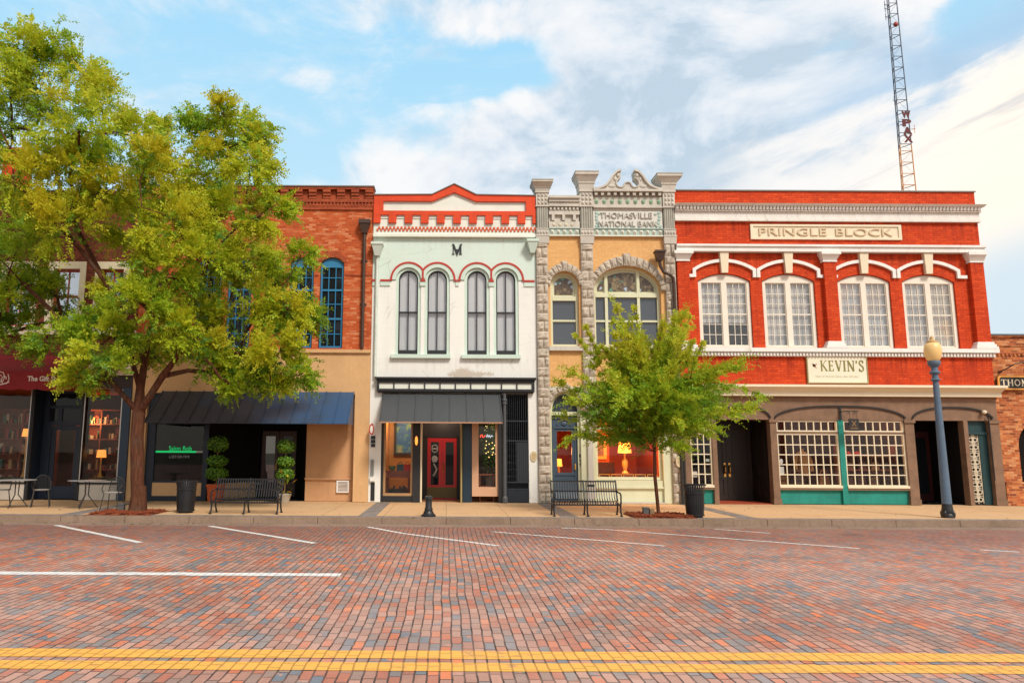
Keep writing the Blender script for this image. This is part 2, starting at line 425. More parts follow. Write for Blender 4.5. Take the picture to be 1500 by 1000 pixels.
# ------------------------------------------------------------------ window builder
def window(parent, x0, x1, z0, zs, rise, y, fm, pm, t=.07, fn=arc, xs=(), zb=(), bar=.028, rails=(), back=None, backname='curtain', dy=.22, depth=.08, head=None, name='window', label=None):
    """framed window; frame mesh carries glazing bars, children: pane, curtain or blind. zs = springing height (or top if rise = 0)"""
    if rise: outer = arched(x0, x1, z0, zs, rise, fn); inner = arched(x0+t, x1-t, z0+t, zs if head is None else head, (rise-t) if fn is arc else max(.02, rise-t*.4) if head is None else .012, fn)
    else: outer = rect(x0, x1, z0, zs); inner = rect(x0+t, x1-t, z0+t, zs-t)
    mb = MB(); mb.sheet(outer, [inner], y, depth)
    top = max(p[1] for p in inner)
    for x in xs:
        bw = bar
        if isinstance(x, tuple): x, bw = x
        zt = top
        if rise and head is None:
            u = min(.999, abs(x-(x0+x1)/2)/((x1-x0)/2-t)); zt = zs + (rise-t)*math.sqrt(1-u*u) if fn is arc else top
        mb.box(x-bw/2, x+bw/2, y+.012, y+depth-.012, z0+t-.01, zt)
    for z in zb: 
        mb.box(x0+t-.01, x1-t+.01, y+.016, y+depth-.016, z-bar/2, z+bar/2)
    for z, h in rails: mb.box(x0+t-.01, x1-t+.01, y+.006, y+depth-.006, z-h/2, z+h/2)
    w = obj(name, mb, fm, parent)
    if label: w['label'] = label
    e = .012
    pin = [(p[0], p[1]) for p in inner]
    obj('pane', MB().sheet(pin, [], y+depth*.6, .004), pm, w)
    if back: obj(backname, MB().sheet(pin, [], y+depth+dy, .01), back, w)
    return w

def body(parent, x0, x1, top, floor2=3.5, depth=14):
    """side walls, rear and roof of a terraced building"""
    mb = MB()
    mb.box(x0+.02, x1-.02, .62, depth, floor2, top-.7)
    mb.box(x0+.02, x0+.14, .36, 5.2, .16, floor2-.004); mb.box(x1-.14, x1-.02, .36, 5.2, .16, floor2-.004)
    mb.box(x0+.02, x1-.02, 5.204, depth, .16, floor2-.004)
    return obj('rear_walls', mb, m_roof, parent)

def awning(parent, x0, x1, zt, zb, proj, m, seam, y0=0.0, val=.0):
    mb = MB()
    n = max(2, int(round((x1-x0)/seam)))
    mb.add([(x0,y0-proj,zb),(x1,y0-proj,zb),(x1,y0,zt),(x0,y0,zt),(x0,y0-proj,zb-.025),(x1,y0-proj,zb-.025),(x1,y0,zt-.025),(x0,y0,zt-.025)],
           [(0,1,2,3),(4,7,6,5),(0,4,5,1),(1,5,6,2),(3,2,6,7),(0,3,7,4)])
    # triangular cheeks
    for x in (x0+.004, x1-.004): mb.add([(x,y0-proj+.01,zb-.02),(x,y0,zb-.02),(x,y0,zt-.03)], [(0,1,2)])
    d = Vector((0, proj, zt-zb)).normalized(); nn = Vector((0, -d.z, d.y))
    for i in range(n+1):
        x = x0 + (x1-x0)*i/n
        a = Vector((x, y0-proj, zb)); b = Vector((x, y0, zt))
        w = .012; h = nn*.03
        mb.add([a+Vector((-w,0,0)), a+Vector((w,0,0)), b+Vector((w,0,0)), b+Vector((-w,0,0)), a+Vector((-w,0,0))+h, a+Vector((w,0,0))+h, b+Vector((w,0,0))+h, b+Vector((-w,0,0))+h],
               [(4,5,6,7),(0,4,7,3),(1,2,6,5),(0,1,5,4)])
    return obj('awning', mb, m, parent)

def metal_awning_material(name, ca, cb, z_edge=(0,1)):
    g = G(name)
    n = g.noise(.55, 5, .6); n2 = g.noise(6, 4)
    f = ((g.x*.17)+n*1.5+n2*.15)
    col = g.mix(f.step(z_edge[0], z_edge[1]), ca, cb)
    col = g.mix(n2.step(.62,.8)*.35, col, (.20,.17,.15))
    g.color(col); g.rough(.42, .4); return g.m

# ================================================================== SALON BUILDING (orange brick over tan stucco)
sal = thing('brick_building', 'orange brick two storey building with tan stucco ground floor and blue metal awning', 'building', (-6.0, 0, .15))
SX0, SX1 = -9.69, -2.37
wx = [(-4.01,-3.29),(-4.96,-4.24),(-6.92,-6.20),(-7.87,-7.15)]
holes = [arched(a-.02, b+.02, 4.84, 7.55, .20, seg) for a, b in wx]
obj('brick_wall', MB().sheet(rect(SX0, SX1, 4.79, 9.30), holes, 0, .32), m_orange, sal)
mb = MB()
mb.box(SX0, SX1, -.05, .3, 9.30, 9.40); mb.box(SX0, SX1, -.06, .3, 9.545, 9.655)
mb.box(SX0, SX1, -.02, .3, 9.402, 9.543)
for i in range(66):
    x = SX0 + .03 + i*.111
    mb.frustum(x, x+.075, -.062, -.02, 9.405, x+.025, x+.05, -.066, -.02, 9.54)
mb.box(SX0, SX1, -.02, .3, 9.657, 9.945)
i = 0; x = SX1 - .02
while x - .25 > SX0:
    for k in range(3): mb.box(x-.25+.0, x, -.07-.035*k, -.022, 9.66+k*.095, 9.748+k*.095)
    x -= .452
mb.box(SX0, SX1, -.15, .3, 9.947, 10.02)
obj('corbelled_cornice', mb, m_corbel, sal)
obj('coping', MB().box(SX0, SX1+.02, -.18, .34, 10.022, 10.06), m_cap, sal)
obj('string_course', MB().box(SX0, -7.93, -.02, .02, 7.14, 7.19).box(-7.09,-6.98,-.02,.02,7.14,7.19).box(-6.14, -5.02, -.02, .02, 7.14, 7.19).box(-4.18,-4.07,-.02,.02,7.14,7.19).box(-3.23, SX1, -.02, .02, 7.14, 7.19), m_corbel, sal)
for a, b in wx:
    mb = MB()
    for k in range(9):   # brick on edge segmental arch
        p = seg((a+b)/2, 7.57, (b-a)/2+.03, .21, 9); q = seg((a+b)/2, 7.60, (b-a)/2+.10, .36, 9)
        mb.sheet([p[k], p[k+1], q[k+1], q[k]][::-1], [], -.012, .05)
    obj('window_arch', mb, m_corbel, sal)
    c = (a+b)/2
    window(sal, a, b, 4.86, 7.55, .19, .09, m_blueframe, g_black, t=.055, fn=seg, xs=(c-.11, c+.11), zb=(5.30, 6.25, 7.10), rails=((5.78,.06),(6.70,.06)), back=m_darkint, backname='dark_room', head=7.42, bar=.026)
# gutter
mb = MB(); mb.frustum(-2.72,-2.56,-.18,-.02,8.50,-2.80,-2.48,-.26,-.02,8.80); mb.box(-2.82,-2.46,-.28,-.02,8.802,8.92); mb.tube([(-2.64,-.10,8.5),(-2.64,-.10,4.82)], .055, 8)
for z in (7.6, 6.2): mb.box(-2.74,-2.54,-.05,-.002,z,z+.05)
obj('downspout', mb, m_gutter, sal)
# ground floor
obj('ledge', MB().box(SX0, SX1, -.10, .3, 4.685, 4.788), m_stucco, sal)
obj('stucco_wall', MB().sheet([(SX0,.16),(-9.21,.16),(-9.21,3.42),(-2.83,3.42),(-2.83,.16),(SX1,.16),(SX1,4.683),(SX0,4.683)], [], -.03, .35), m_stucco, sal)
m_sawn = metal_awning_material('blue_metal_awning', (.032,.033,.038), (.026,.075,.165), (.62,1.25))
awning(sal, -8.74, -2.86, 3.47, 2.47, 1.3, m_sawn, .42, -.035)
mb = MB(); mb.box(-9.21,-8.95,.10,.2,.16,3.41); mb.box(-7.46,-7.30,.10,.2,.16,3.41); mb.box(-8.95,-7.46,.10,.2,2.46,3.41); mb.box(-8.95,-7.46,.08,.2,.70,.76); mb.box(-9.2,-7.30,.06,.2,.16,.30)
sf = obj('shop_window', mb, m_navy, sal)
obj('pane', MB().box(-8.95,-7.46,.14,.15,.76,2.46), g_shop, sf)
obj('display_base', MB().box(-8.95,-7.46,.09,.2,.302,.698), m_stucco, sal)
m_grn = glow('glowing_green_vinyl', (.0,.62,.16), .55); m_grey = plain('grey_vinyl', (.45,.45,.43))  # emission brightens the green lettering, though vinyl gives no light
mb = text_mb('Salon Rob', -8.52, -7.82, 1.665, 1.80, .128, .004); mb.box(-8.92,-7.68,.128,.132,1.60,1.655)
obj('window_lettering', mb, m_grn, sal)
mb = text_mb('a 227 220 1919', -8.50, -7.88, 1.44, 1.515, .128, .004); mb.box(-7.68,-7.48,.128,.132,1.60,1.655)
obj('window_lettering', mb, m_grey, sal)
# recessed entry
mb = MB()
mb.add([(-7.30,.2,.16),(-6.28,2.0,.16),(-6.28,2.0,.66),(-7.30,.2,.66)], [(0,1,2,3)])
mb.add([(-7.30,.2,.66),(-6.28,2.0,.66),(-6.36,2.03,.66),(-7.36,.24,.66)], [(0,1,2,3)])
obj('display_base', mb, m_stucco, sal)
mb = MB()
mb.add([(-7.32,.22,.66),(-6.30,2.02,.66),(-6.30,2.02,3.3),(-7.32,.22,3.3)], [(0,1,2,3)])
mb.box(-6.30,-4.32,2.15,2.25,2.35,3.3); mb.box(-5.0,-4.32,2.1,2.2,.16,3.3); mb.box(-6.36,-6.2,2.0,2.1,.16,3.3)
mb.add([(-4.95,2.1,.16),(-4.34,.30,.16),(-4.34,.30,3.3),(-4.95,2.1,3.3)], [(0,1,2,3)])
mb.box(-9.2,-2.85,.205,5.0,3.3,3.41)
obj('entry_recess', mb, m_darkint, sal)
m_maroonwood = plain('maroon_door_wood', (.055,.014,.008), .4)
for k in range(2):
    a = -6.16+k*.58; b = a+.56
    dr = obj('door', MB().sheet(rect(a, b, .17, 2.32), [rect(a+.12, b-.12, .65, 2.15)], 2.12, .05), m_maroonwood, sal)
    obj('pane', MB().box(a+.12, b-.12, 2.14, 2.15, .65, 2.15), glass('door_glass', refl=.10, dark=(.05,.055,.06)) if k == 0 else g_black, dr)
    obj('handle', MB().tube([(b-.06 if k==0 else a+.06, 2.08, 1.05),(b-.06 if k==0 else a+.06, 2.08, 1.3)], .014), m_gold, dr)
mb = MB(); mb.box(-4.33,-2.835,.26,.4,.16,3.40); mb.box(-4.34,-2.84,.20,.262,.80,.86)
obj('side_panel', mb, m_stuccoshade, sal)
mb = MB(); mb.sheet(rect(-3.36,-2.98,.42,.78), [rect(-3.32,-3.02,.46,.74)], .20, .06)
for k in range(7): mb.box(-3.32,-3.02,.22,.25,.475+k*.038,.49+k*.038)
obj('vent', mb, m_white, sal)
body(sal, SX0, SX1, 10.0)
mb = MB(); mb.box(-9.2,-7.3,4.0,4.1,.16,3.3); mb.box(-9.54,-2.5,.4,5.2,.155,.165)
obj('shop_interior', mb, m_darkint, sal)

# ================================================================== WHITE BUILDING
wh = thing('white_building', 'white two storey building with red crenellated parapet and two pairs of round arched windows', 'building', (.2, 0, .15))
WX0, WX1 = -2.365, 2.795
g = G('white_wall_paint')
n1 = g.noise(1.1, 6, .6); n2 = g.noise(18, 4); st = g.noise(1.0, 5, .65, g.vec(g.x*6.0, g.y, g.z*.6))
c = g.mix((g.z+.15-7.0).step(-.02,.02), (.80,.795,.76), (.62,.74,.67))
c = g.mix((n1*.6+n2*.4).step(.45,.78)*.30, c, (.60,.58,.53))
c = g.mix(((st*.7+n1*.3).step(.52,.76))*.22, c, (.46,.44,.40))
pl = ((g.z+.15-4.05).abs()*-1.6 + (g.x-.45).abs()*-.55 + n1*1.2 + n2*.6)
c = g.mix(pl.step(.42,.62)*.75, c, (.50,.40,.31))
r_ = g.noise(1.0, 5, .7, g.vec(g.x*9.0, g.y, g.z*.3))
for lv, dp in ((4.38,.8),(8.25,.7),(6.70,.35)): c = g.mix(g.z.step(lv-dp, lv)*(1.0-g.z.gt(lv+.01))*r_.step(.46,.72)*.30, c, (.42,.39,.34))
vo = g.t.nodes.new('ShaderNodeTexVoronoi'); vo.feature = 'DISTANCE_TO_EDGE'; vo.inputs['Scale'].default_value = .9
g.t.links.new(g.vec(g.x+n1*.8, g.z*1.2+n2*.15), vo.inputs['Vector'])
crk = (1.0-V(g.t, vo.outputs['Distance']).step(.0,.012))*g.noise(.6,3).step(.50,.62)
c = g.mix(crk*.35, c, (.25,.22,.18))
g.color(c); g.rough(.8,.25); g.bump(n2*.5+n1*.4+(g.brick(g.x, g.z, .42, .16, .012)[1])*-.12, .45, .015)
m_whitewall = g.m
wc = [-1.23, -.32, .93, 1.84]; hw = .305
zsp = 7.03
holes = [arched(c-hw-.09, c+hw+.09, 4.65, zsp, hw+.09) for c in wc]
obj('front_wall', MB().sheet([(WX0,.16),(-2.0,.16),(-2.0,3.46),(2.51,3.46),(2.51,.16),(WX1,.16),(WX1,8.40),(WX0,8.40)], holes, 0, .34), m_whitewall, wh)
mb = MB(); mb.box(WX0,WX1,-.02,.3,8.53,9.12); mb.box(WX0,WX1,-.13,.3,8.40,8.47); mb.box(WX0,WX1,-.08,.3,8.472,8.528)
obj('cornice_band', mb, m_creampanel, wh)
mb = MB()
for i in range(43):
    for k in range(2):
        x = WX0+.10+i*.118+k*.055
        mb.box(x, x+.062, -.05, -.019, 8.605+k*.075, 8.675+k*.075)
obj('dentil_course', mb, plain('orange_dentils', (.62,.10,.03)), wh)
mb = MB(); 
mb.box(WX0, WX0+.22, -.10, .0, 8.86, 9.118); mb.box(WX1-.10, WX1, -.10, .0, 8.86, 9.118)
for k in range(9):
    x = WX0+.22+.26+k*.5135
    mb.box(x, x+.245, -.10, .0, 8.86, 9.118)
outer = [(WX0,9.12),(WX1,9.12),(WX1,9.77),(.90,9.79),(.20,10.14),(-.50,9.79),(WX0,9.77)]
hole = [(-2.06,9.26),(2.49,9.26),(2.49,9.58),(.90,9.58),(.20,9.88),(-.50,9.58),(-2.06,9.58)]
mb.sheet(outer, [hole], -.10, .4)
obj('red_parapet', mb, m_redpaint, wh)
mb = MB(); mb.sheet([(p[0]*1.01, p[1]+(.03 if p[1]>9.4 else -.03)) for p in hole], [], -.02, .1)
for k in range(10):
    x = WX0+.225+k*.5135
    mb.box(x, x+.25, -.045, -.02, 9.02, 9.117)
obj('parapet_panel', mb, m_creampanel, wh)
mb = MB(); ribbon(mb, [(WX0-.01,9.785),(-.51,9.805),(.20,10.16),(.91,9.805),(WX1+.01,9.785)], .03, -.13, .45)
obj('coping', mb, m_cap, wh)
# hoods over the paired arches, red over mint
mbr, mbm = MB(), MB()
for i, c in enumerate(wc):
    left = i % 2 == 0
    for mbx, r, w, yy in ((mbr, .545, .06, -.05), (mbm, .455, .12, -.035)):
        lim = math.acos(min(1, .452/r)) if r > .452 else 0
        a0, a1 = (lim, math.pi) if left else (0, math.pi-lim)
        pts = arc(c, zsp, r, r, 22, a0, a1)
        if mbx is mbr:
            if left: pts = [(c+.452, zsp-.05)] + pts + [(c-r, zsp-.03)]
            else: pts = [(c+r, zsp-.03)] + pts
        ribbon(mbx, pts, w, yy - (.004 if left else 0), .05)
z0 = 7.0
for a, b in ((WX0, -2.22), (-2.12, -1.23-.545-.03), (-.32+.545+.03, .93-.545-.03), (1.84+.545+.03, WX1-.05)):
    mbr.box(a, b, -.05, 0, z0-.035, z0+.03); mbm.box(a, b, -.035, 0, z0-.17, z0-.037)
for c in (-.775, 1.385): mbr.box(c-.08, c+.08, -.052, 0, z0-.035, z0+.03); mbm.box(c-.09, c+.09, -.035, 0, z0-.17, z0-.037)
obj('hood_moulding', mbr, m_redtrim, wh)
obj('hood_moulding', mbm, m_mint, wh)
for c in wc:
    s = obj('window_surround', MB().sheet(arched(c-hw-.088, c+hw+.088, 4.655, zsp, hw+.088), [arched(c-hw, c+hw, 4.67, zsp, hw)], .03, .2), m_mint, wh)
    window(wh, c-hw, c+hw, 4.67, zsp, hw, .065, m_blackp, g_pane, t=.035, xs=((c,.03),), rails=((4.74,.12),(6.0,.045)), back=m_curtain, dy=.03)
for a, b in ((-1.74,.11),(.45,2.28)): obj('sill', MB().box(a, b, -.12, .05, 4.53, 4.645), m_mint, wh)
# iron monogram
mb = serif_mb('M', .14, .47, 7.86, 8.18, -.03, .03); ribbon(mb, [(.17,8.2),(.305,7.85),(.44,8.2)], .035, -.035, .03); mb.box(.27,.34,-.03,0,7.98,8.02)
obj('monogram', mb, m_black, wh)
for a, zt in ((-2.22, 8.18), (2.68, 8.30)):
    mb = MB(); mb.frustum(a-.07,a+.07,-.2,-.002,zt-.42,a-.17,a+.17,-.30,-.002,zt-.08); mb.box(a-.19,a+.19,-.32,-.002,zt-.078,zt)
    if a < 0: mb.tube([(a,-.08,zt-.4),(a,-.08,3.95)], .05, 8)
    obj('rain_head', mb, m_mint if a > 0 else paint('pale_rain_head', (.62,.68,.62), .6), wh)
# sign band
mb = MB(); mb.sheet(rect(-2.15,2.69,3.50,3.87), [rect(-2.08+k*.472,-2.08+k*.472+.44,3.575,3.755) for k in range(10)], -.16, .16)
mb.box(-2.2,2.74,-.24,-.005,3.872,3.93); mb.box(-2.12,2.66,-.10,-.005,3.462,3.498)
obj('transom_sign_band', mb, m_blackp, wh)
obj('transom_panel', MB().box(-2.1,2.64,-.12,-.06,3.56,3.77), m_creampanel, wh)
m_wawn = metal_awning_material('charcoal_metal_awning', (.055,.06,.065), (.065,.07,.075), (0,1))
awning(wh, -1.95, 1.62, 3.455, 2.53, 1.2, m_wawn, .51, -.02)
obj('awning_hem', MB().box(-1.95, 1.62, -1.235, -1.222, 2.49, 2.53), plain('copper_hem', (.40,.22,.14), .5), wh)
# storefront
mb = MB()
mb.box(-2.0,-1.93,.02,.12,.16,3.45); mb.box(-1.03,-.81,.0,.30,.16,3.45); mb.box(-2.0,1.68,.10,.2,3.0,3.45); mb.box(-1.93,-1.03,.06,.14,.16,.34)
mb.box(.42,.50,.10,1.2,.16,3.0); mb.box(1.58,1.70,.0,.3,.16,3.45)
mb.box(-.81,.45,1.22,1.3,2.12,3.0); mb.box(-.81,-.62,1.22,1.3,.16,2.14); mb.box(.34,.45,1.22,1.3,.16,2.14)
obj('shopfront_frame', mb, m_blackp, wh)
obj('slender_post', MB().tube([(-.77,-.02,.16),(-.77,-.02,3.0)], .03, 8), m_ivory, wh)
obj('slender_post', MB().tube([(.45,.02,.16),(.45,.02,3.0)], .03, 8), plain('brass_post', (.35,.28,.12), .5), wh)
obj('side_panel', MB().box(.51,.78,.14,.2,.16,3.0), plain('deep_blue_panel', (.012,.035,.06), .3), wh)
mb = MB(); mb.sheet(rect(.78,1.58,.34,3.0), [rect(.98,1.50,.62,2.62)], .08, .06)
sf = obj('shop_window', mb, plain('peach_window_frame', (.62,.36,.22), .5), wh); obj('pane', MB().box(.98,1.50,.11,.115,.62,2.62), g_shop, sf)
sf = obj('shop_window', MB().sheet(rect(-1.925,-1.035,.34,3.0), [rect(-1.86,-1.09,.42,2.96)], .08, .05), plain('tan_window_frame', (.42,.24,.11), .5), wh); obj('pane', MB().box(-1.86,-1.09,.11,.115,.42,2.96), g_shop, sf)
for k in range(2):
    a = -.615+k*.475; b = a+.468
    dr = obj('door', MB().sheet(rect(a, b, .17, 2.11), [rect(a+.11, b-.10, .62, 1.98)], 1.24, .05), m_reddoor, wh)
    obj('pane', MB().box(a+.11, b-.10, 1.265, 1.275, .62, 1.98), g_black, dr)
    if k == 0:
        q = []
        for r_ in (.105, .082): q.append([(a+.235+r_*1.0*math.cos(t*math.pi/12), 1.77+r_*1.25*math.sin(t*math.pi/12)) for t in range(24)])
        mb = MB(); mb.sheet(q[0], [q[1]], 1.252, .005); mb.box(a+.15,a+.32,1.252,1.257,1.74,1.79)
        mb.ball((a+.235,1.256,1.45),(.10,.004,.10)); mb.box(a+.16,a+.31,1.252,1.257,1.34,1.40); mb.tube([(a+.2,1.255,1.3),(a+.3,1.255,1.1),(a+.2,1.255,.9)], .03, 6)
        obj('door_emblem', mb, plain('silver_vinyl', (.42,.42,.42)), dr)
    else: obj('handle', MB().tube([(a+.05,1.2,1.0),(a+.05,1.2,1.3)], .016), m_gold, dr)
obj('door_kickplate', MB().box(-.61,.33,1.225,1.235,.22,.55), plain('olive_kickplate', (.14,.11,.04), .6), wh)
# stair passage behind an iron gate
mb = MB(); mb.tube([(1.77,-.06,.16),(1.77,-.06,3.46)], .055, 10); mb.lathe(1.77,-.06,[(.08,3.12),(.08,3.17),(.06,3.19),(.08,3.22),(.08,3.27),(.06,3.30)],10); mb.lathe(1.77,-.06,[(.09,.16),(.09,.3),(.06,.36)],10)
obj('iron_column', mb, plain('grey_iron', (.085,.09,.10), .45), wh)
mb = MB()
for k in range(12): mb.box(1.84,2.50,.5+k*.24,.76+k*.24,.9+k*.205,.95+k*.205)
obj('stairs', mb, plain('grey_stair_tread', (.035,.038,.042), .6), wh)
mb = MB()
for k in range(11): mb.box(1.86+k*.062,1.872+k*.062,.03,.045,.55,3.44)
for z in (.55, .75, 2.0, 2.6, 3.42): mb.box(1.84,2.51,.025,.05,z,z+.03)
mb.box(2.14,2.49,.05,.06,.78,1.98)
obj('iron_gate', mb, plain('dark_gate_metal', (.030,.036,.045), .5), wh)
obj('gate_kickplate', MB().box(1.84,2.50,.02,.06,.17,.54), plain('dark_blue_kickplate', (.012,.018,.028), .5), wh)
# fittings on the piers
mb = MB(); q = [(2.655+.10*math.cos(t*math.pi/10), 1.55+.155*math.sin(t*math.pi/10)) for t in range(20)]; mb.sheet(q, [], -.03, .03)
pq = obj('oval_plaque', mb, plain('cream_plaque', (.62,.50,.30), .5), wh)
mb = MB()
for k in range(5): mb.box(2.60, 2.71, -.033, -.03, 1.47+k*.035, 1.482+k*.035)
obj('plaque_lines', mb, plain('faded_plaque_lines', (.40,.28,.12)), pq)
obj('mail_slot', MB().box(-2.30,-2.21,-.05,0,.95,1.42), plain('grey_mail_slot', (.22,.22,.21)), wh)
obj('meter_box', MB().box(-2.31,-2.17,-.10,0,.78,.90), m_white, wh)
obj('vent_opening', MB().box(-2.29,-2.17,-.02,.02,.20,.74), m_black, wh)
mb = MB()
for k in range(3): mb.box(-2.31,-2.18,-.03,0,1.80+k*.12,1.90+k*.12)
obj('name_plates', mb, m_black, wh)
mb = MB(); q = [(-2.27+.075*math.cos(t*math.pi/10), 2.33+.17*math.sin(t*math.pi/10)) for t in range(20)]; mb.sheet(q, [], -.30, .04)
sg = thing('oval_sign', 'small red oval sign with pale centre on the left pier of the white building', 'sign', (-2.27,-.28,2.33))
obj('board', mb, plain('red_sign', (.5,.03,.02)), sg)
mb = MB(); q = [(-2.27+.045*math.cos(t*math.pi/10), 2.33+.12*math.sin(t*math.pi/10)) for t in range(20)]; mb.sheet(q, [], -.305, .004)
obj('face', mb, m_white, sg)
obj('bracket', MB().box(-2.28,-2.26,-.28,0,2.49,2.51), m_black, sg)
body(wh, WX0, WX1, 9.7)
mb = MB(); mb.box(-1.99,-.85,2.6,2.7,.16,3.3); mb.box(-.88,-.82,.31,2.6,.16,3.0); mb.box(-1.98,-.85,.32,2.6,3.02,3.1); mb.box(-1.99,-1.95,.15,2.6,.16,3.0)
obj('shop_interior', mb, m_tanint, wh)
mb = MB(); mb.box(.5,1.7,2.6,2.7,.16,3.3); mb.box(1.72,1.80,.31,5.2,.16,3.4); mb.box(-.8,1.7,1.4,5.2,3.02,3.1)
obj('shop_interior', mb, plain('dim_interior', (.05,.05,.035), .9), wh)
obj('shop_floor', MB().box(-2.2,2.6,.36,5.2,.156,.172), plain('terracotta_floor', (.25,.10,.05), .7), wh)
# ================================================================== BANK BUILDING
bk = thing('bank_building', 'narrow yellow brick bank building with rock faced stone pilasters and broken scroll pediment', 'building', (5.0, 0, .15))
BX0, BX1 = 2.80, 7.195
cA, hA, zA, rA = 3.69, .45, 6.87, .45     # small upper arch
cB, hB, zB, rB = 5.66, 1.06, 6.70, .80    # big upper arch
cD, hD, zD, rD = 3.65, .46, 2.98, .54     # door arch
cE, hE, zE, rE = 5.58, 1.03, 2.42, .85    # shop arch
obj('brick_wall', MB().sheet(rect(BX0+.1, BX1, 3.62, 8.47), [arched(cA-hA, cA+hA, 4.93, zA, rA), arched(cB-hB, cB+hB, 4.93, zB, rB)], 0, .35), m_yellowbrick, bk)
obj('shopfront_wall', MB().sheet([(BX0+.1,.16)] + [(cD-hD,.16)] + arc(cD, zD, hD, rD)[::-1] + [(cD+hD,.16),(cE-hE,.16)] + arc(cE, zE, hE, rE)[::-1] + [(cE+hE,.16),(BX1,.16),(BX1,3.618),(BX0+.1,3.618)], [], 0, .35), m_sage, bk)
def stone_pier(x0, x1, z0, z1, y=-.10, h=.30):
    mb = MB(); z = z0; k = 0
    while z < z1-.05:
        hh = min(h*random.uniform(.85,1.15), z1-z)
        if z1-(z+hh) < .12: hh = z1-z
        g_ = .009
        if k % 2 or x1-x0 < .3: mb.rock([(x0+g_,z+g_),(x1-g_,z+g_),(x1-g_,z+hh-g_),(x0+g_,z+hh-g_)], y, .045, .14, 5)
        else:
            m_ = x0+(x1-x0)*random.uniform(.4,.62)
            mb.rock([(x0+g_,z+g_),(m_-g_,z+g_),(m_-g_,z+hh-g_),(x0+g_,z+hh-g_)], y, .042, .14, 4); mb.rock([(m_+g_,z+g_),(x1-g_,z+g_),(x1-g_,z+hh-g_),(m_+g_,z+hh-g_)], y, .042, .14, 4)
        z += hh; k += 1
    mb.box(x0, x1, y+.02, .05, z0, z1)
    return mb
obj('stone_pilaster', stone_pier(2.80, 3.17, .16, 8.21), m_stone, bk)
obj('stone_pilaster', stone_pier(4.21, 4.60, 3.4, 8.21), m_stone, bk)
obj('stone_pilaster', stone_pier(6.86, 7.19, .16, 8.21), m_stone, bk)
def voussoirs(c, zs, a, r, A, Rr, n, key, y=-.085, t0=0.0, t1=math.pi):
    mb = MB()
    for i in range(n):
        a0 = t0+(t1-t0)*i/n+.008; a1 = t0+(t1-t0)*(i+1)/n-.008
        k = key if i == n//2 else 0
        P = lambda t, ax, rz: (c+ax*math.cos(t), zs+rz*math.sin(t))
        mb.rock([P(a0,a,r), P(a0,A+k,Rr+k), P(a1,A+k,Rr+k), P(a1,a,r)], y-k*.3, .038, .14, 4)
    return mb
obj('stone_arch', voussoirs(cA, zA, hA+.005, rA+.005, hA+.20, rA+.26, 11, .07), m_stone, bk)
obj('stone_arch', voussoirs(cB, zB, hB+.005, rB+.005, hB+.17, rB+.32, 17, .08), m_stone, bk)
obj('stone_arch', voussoirs(cD, zD, hD+.005, rD+.005, hD+.12, rD+.22, 9, .05), m_stone, bk)
obj('stone_arch', voussoirs(cE, zE, hE+.005, rE+.005, hE+.2, rE+.28, 15, .06), m_stone, bk)
def stained_arch(x0, x1, z0, zs, rise, zt, y, mull, rail):
    c = (x0+x1)/2; h = (x1-x0)/2; t = .085
    inner = arc(c, zs, h-t, rise-t, 24)
    mb = MB(); mb.sheet(arched(x0, x1, z0, zs, rise), [arched(x0+t, x1-t, z0+t, zs, rise-t)], y, .12)
    mb.box(x0+t-.01, x1-t+.01, y-.01, y+.11, zt-.07, zt+.07)
    for m_ in mull:
        zz = zs+(rise-t)*math.sqrt(max(0, 1-((m_-c)/(h-t))**2)); mb.box(m_-.045, m_+.045, y+.004, y+.115, z0+t-.01, zz+.01)
    mb.box(x0+t-.01, x1-t+.01, y+.02, y+.10, rail-.03, rail+.03)
    # inner rim round the fanlights
    w = obj('window', mb, m_sage, bk)
    obj('pane', MB().sheet(arched(x0+t, x1-t, z0+t, zs, rise-t), [], y+.085, .005), g_slate, w)
    st = MB(); u = math.asin(min(.999, max(0, (zt+.12-zs)/(rise-t-.06))))
    edges = [x0+t] + [m_ for m_ in mull] + [x1-t]
    for i in range(len(edges)-1):
        a, b = edges[i]+.075, edges[i+1]-.075
        xs = [a+(b-a)*k/12 for k in range(13)]
        top = [(x, zs+(rise-t-.07)*math.sqrt(max(0, 1-((x-c)/(h-t-.05))**2))) for x in xs]
        pts = [(a, zt+.13),(b, zt+.13)] + [(x, max(z, zt+.135)) for x, z in top[::-1]]
        st.sheet(pts, [], y+.055, .01)
    fill = MB().sheet([(x0+t, zt)] + [(x1-t, zt)] + arc(c, zs, h-t, rise-t, 24), [], y+.068, .01)
    obj('fanlight_surround', fill, m_sage, w)
    obj('stained_fanlight', st, m_stained, w)
    return w
stained_arch(cA-hA, cA+hA, 4.93, zA, rA, 6.48, .14, [], 5.77)
stained_arch(cB-hB, cB+hB, 4.93, zB, rB, 6.60, .14, [5.03, 6.05], 5.77)
obj('sill', MB().box(3.17, 4.21, -.12, .10, 4.79, 4.925).box(4.6, 6.86, -.12, .10, 4.79, 4.925), m_cast, bk)
obj('stone_band', MB().box(3.17, 6.86, -.05, .02, 3.55, 3.68), m_cast, bk)
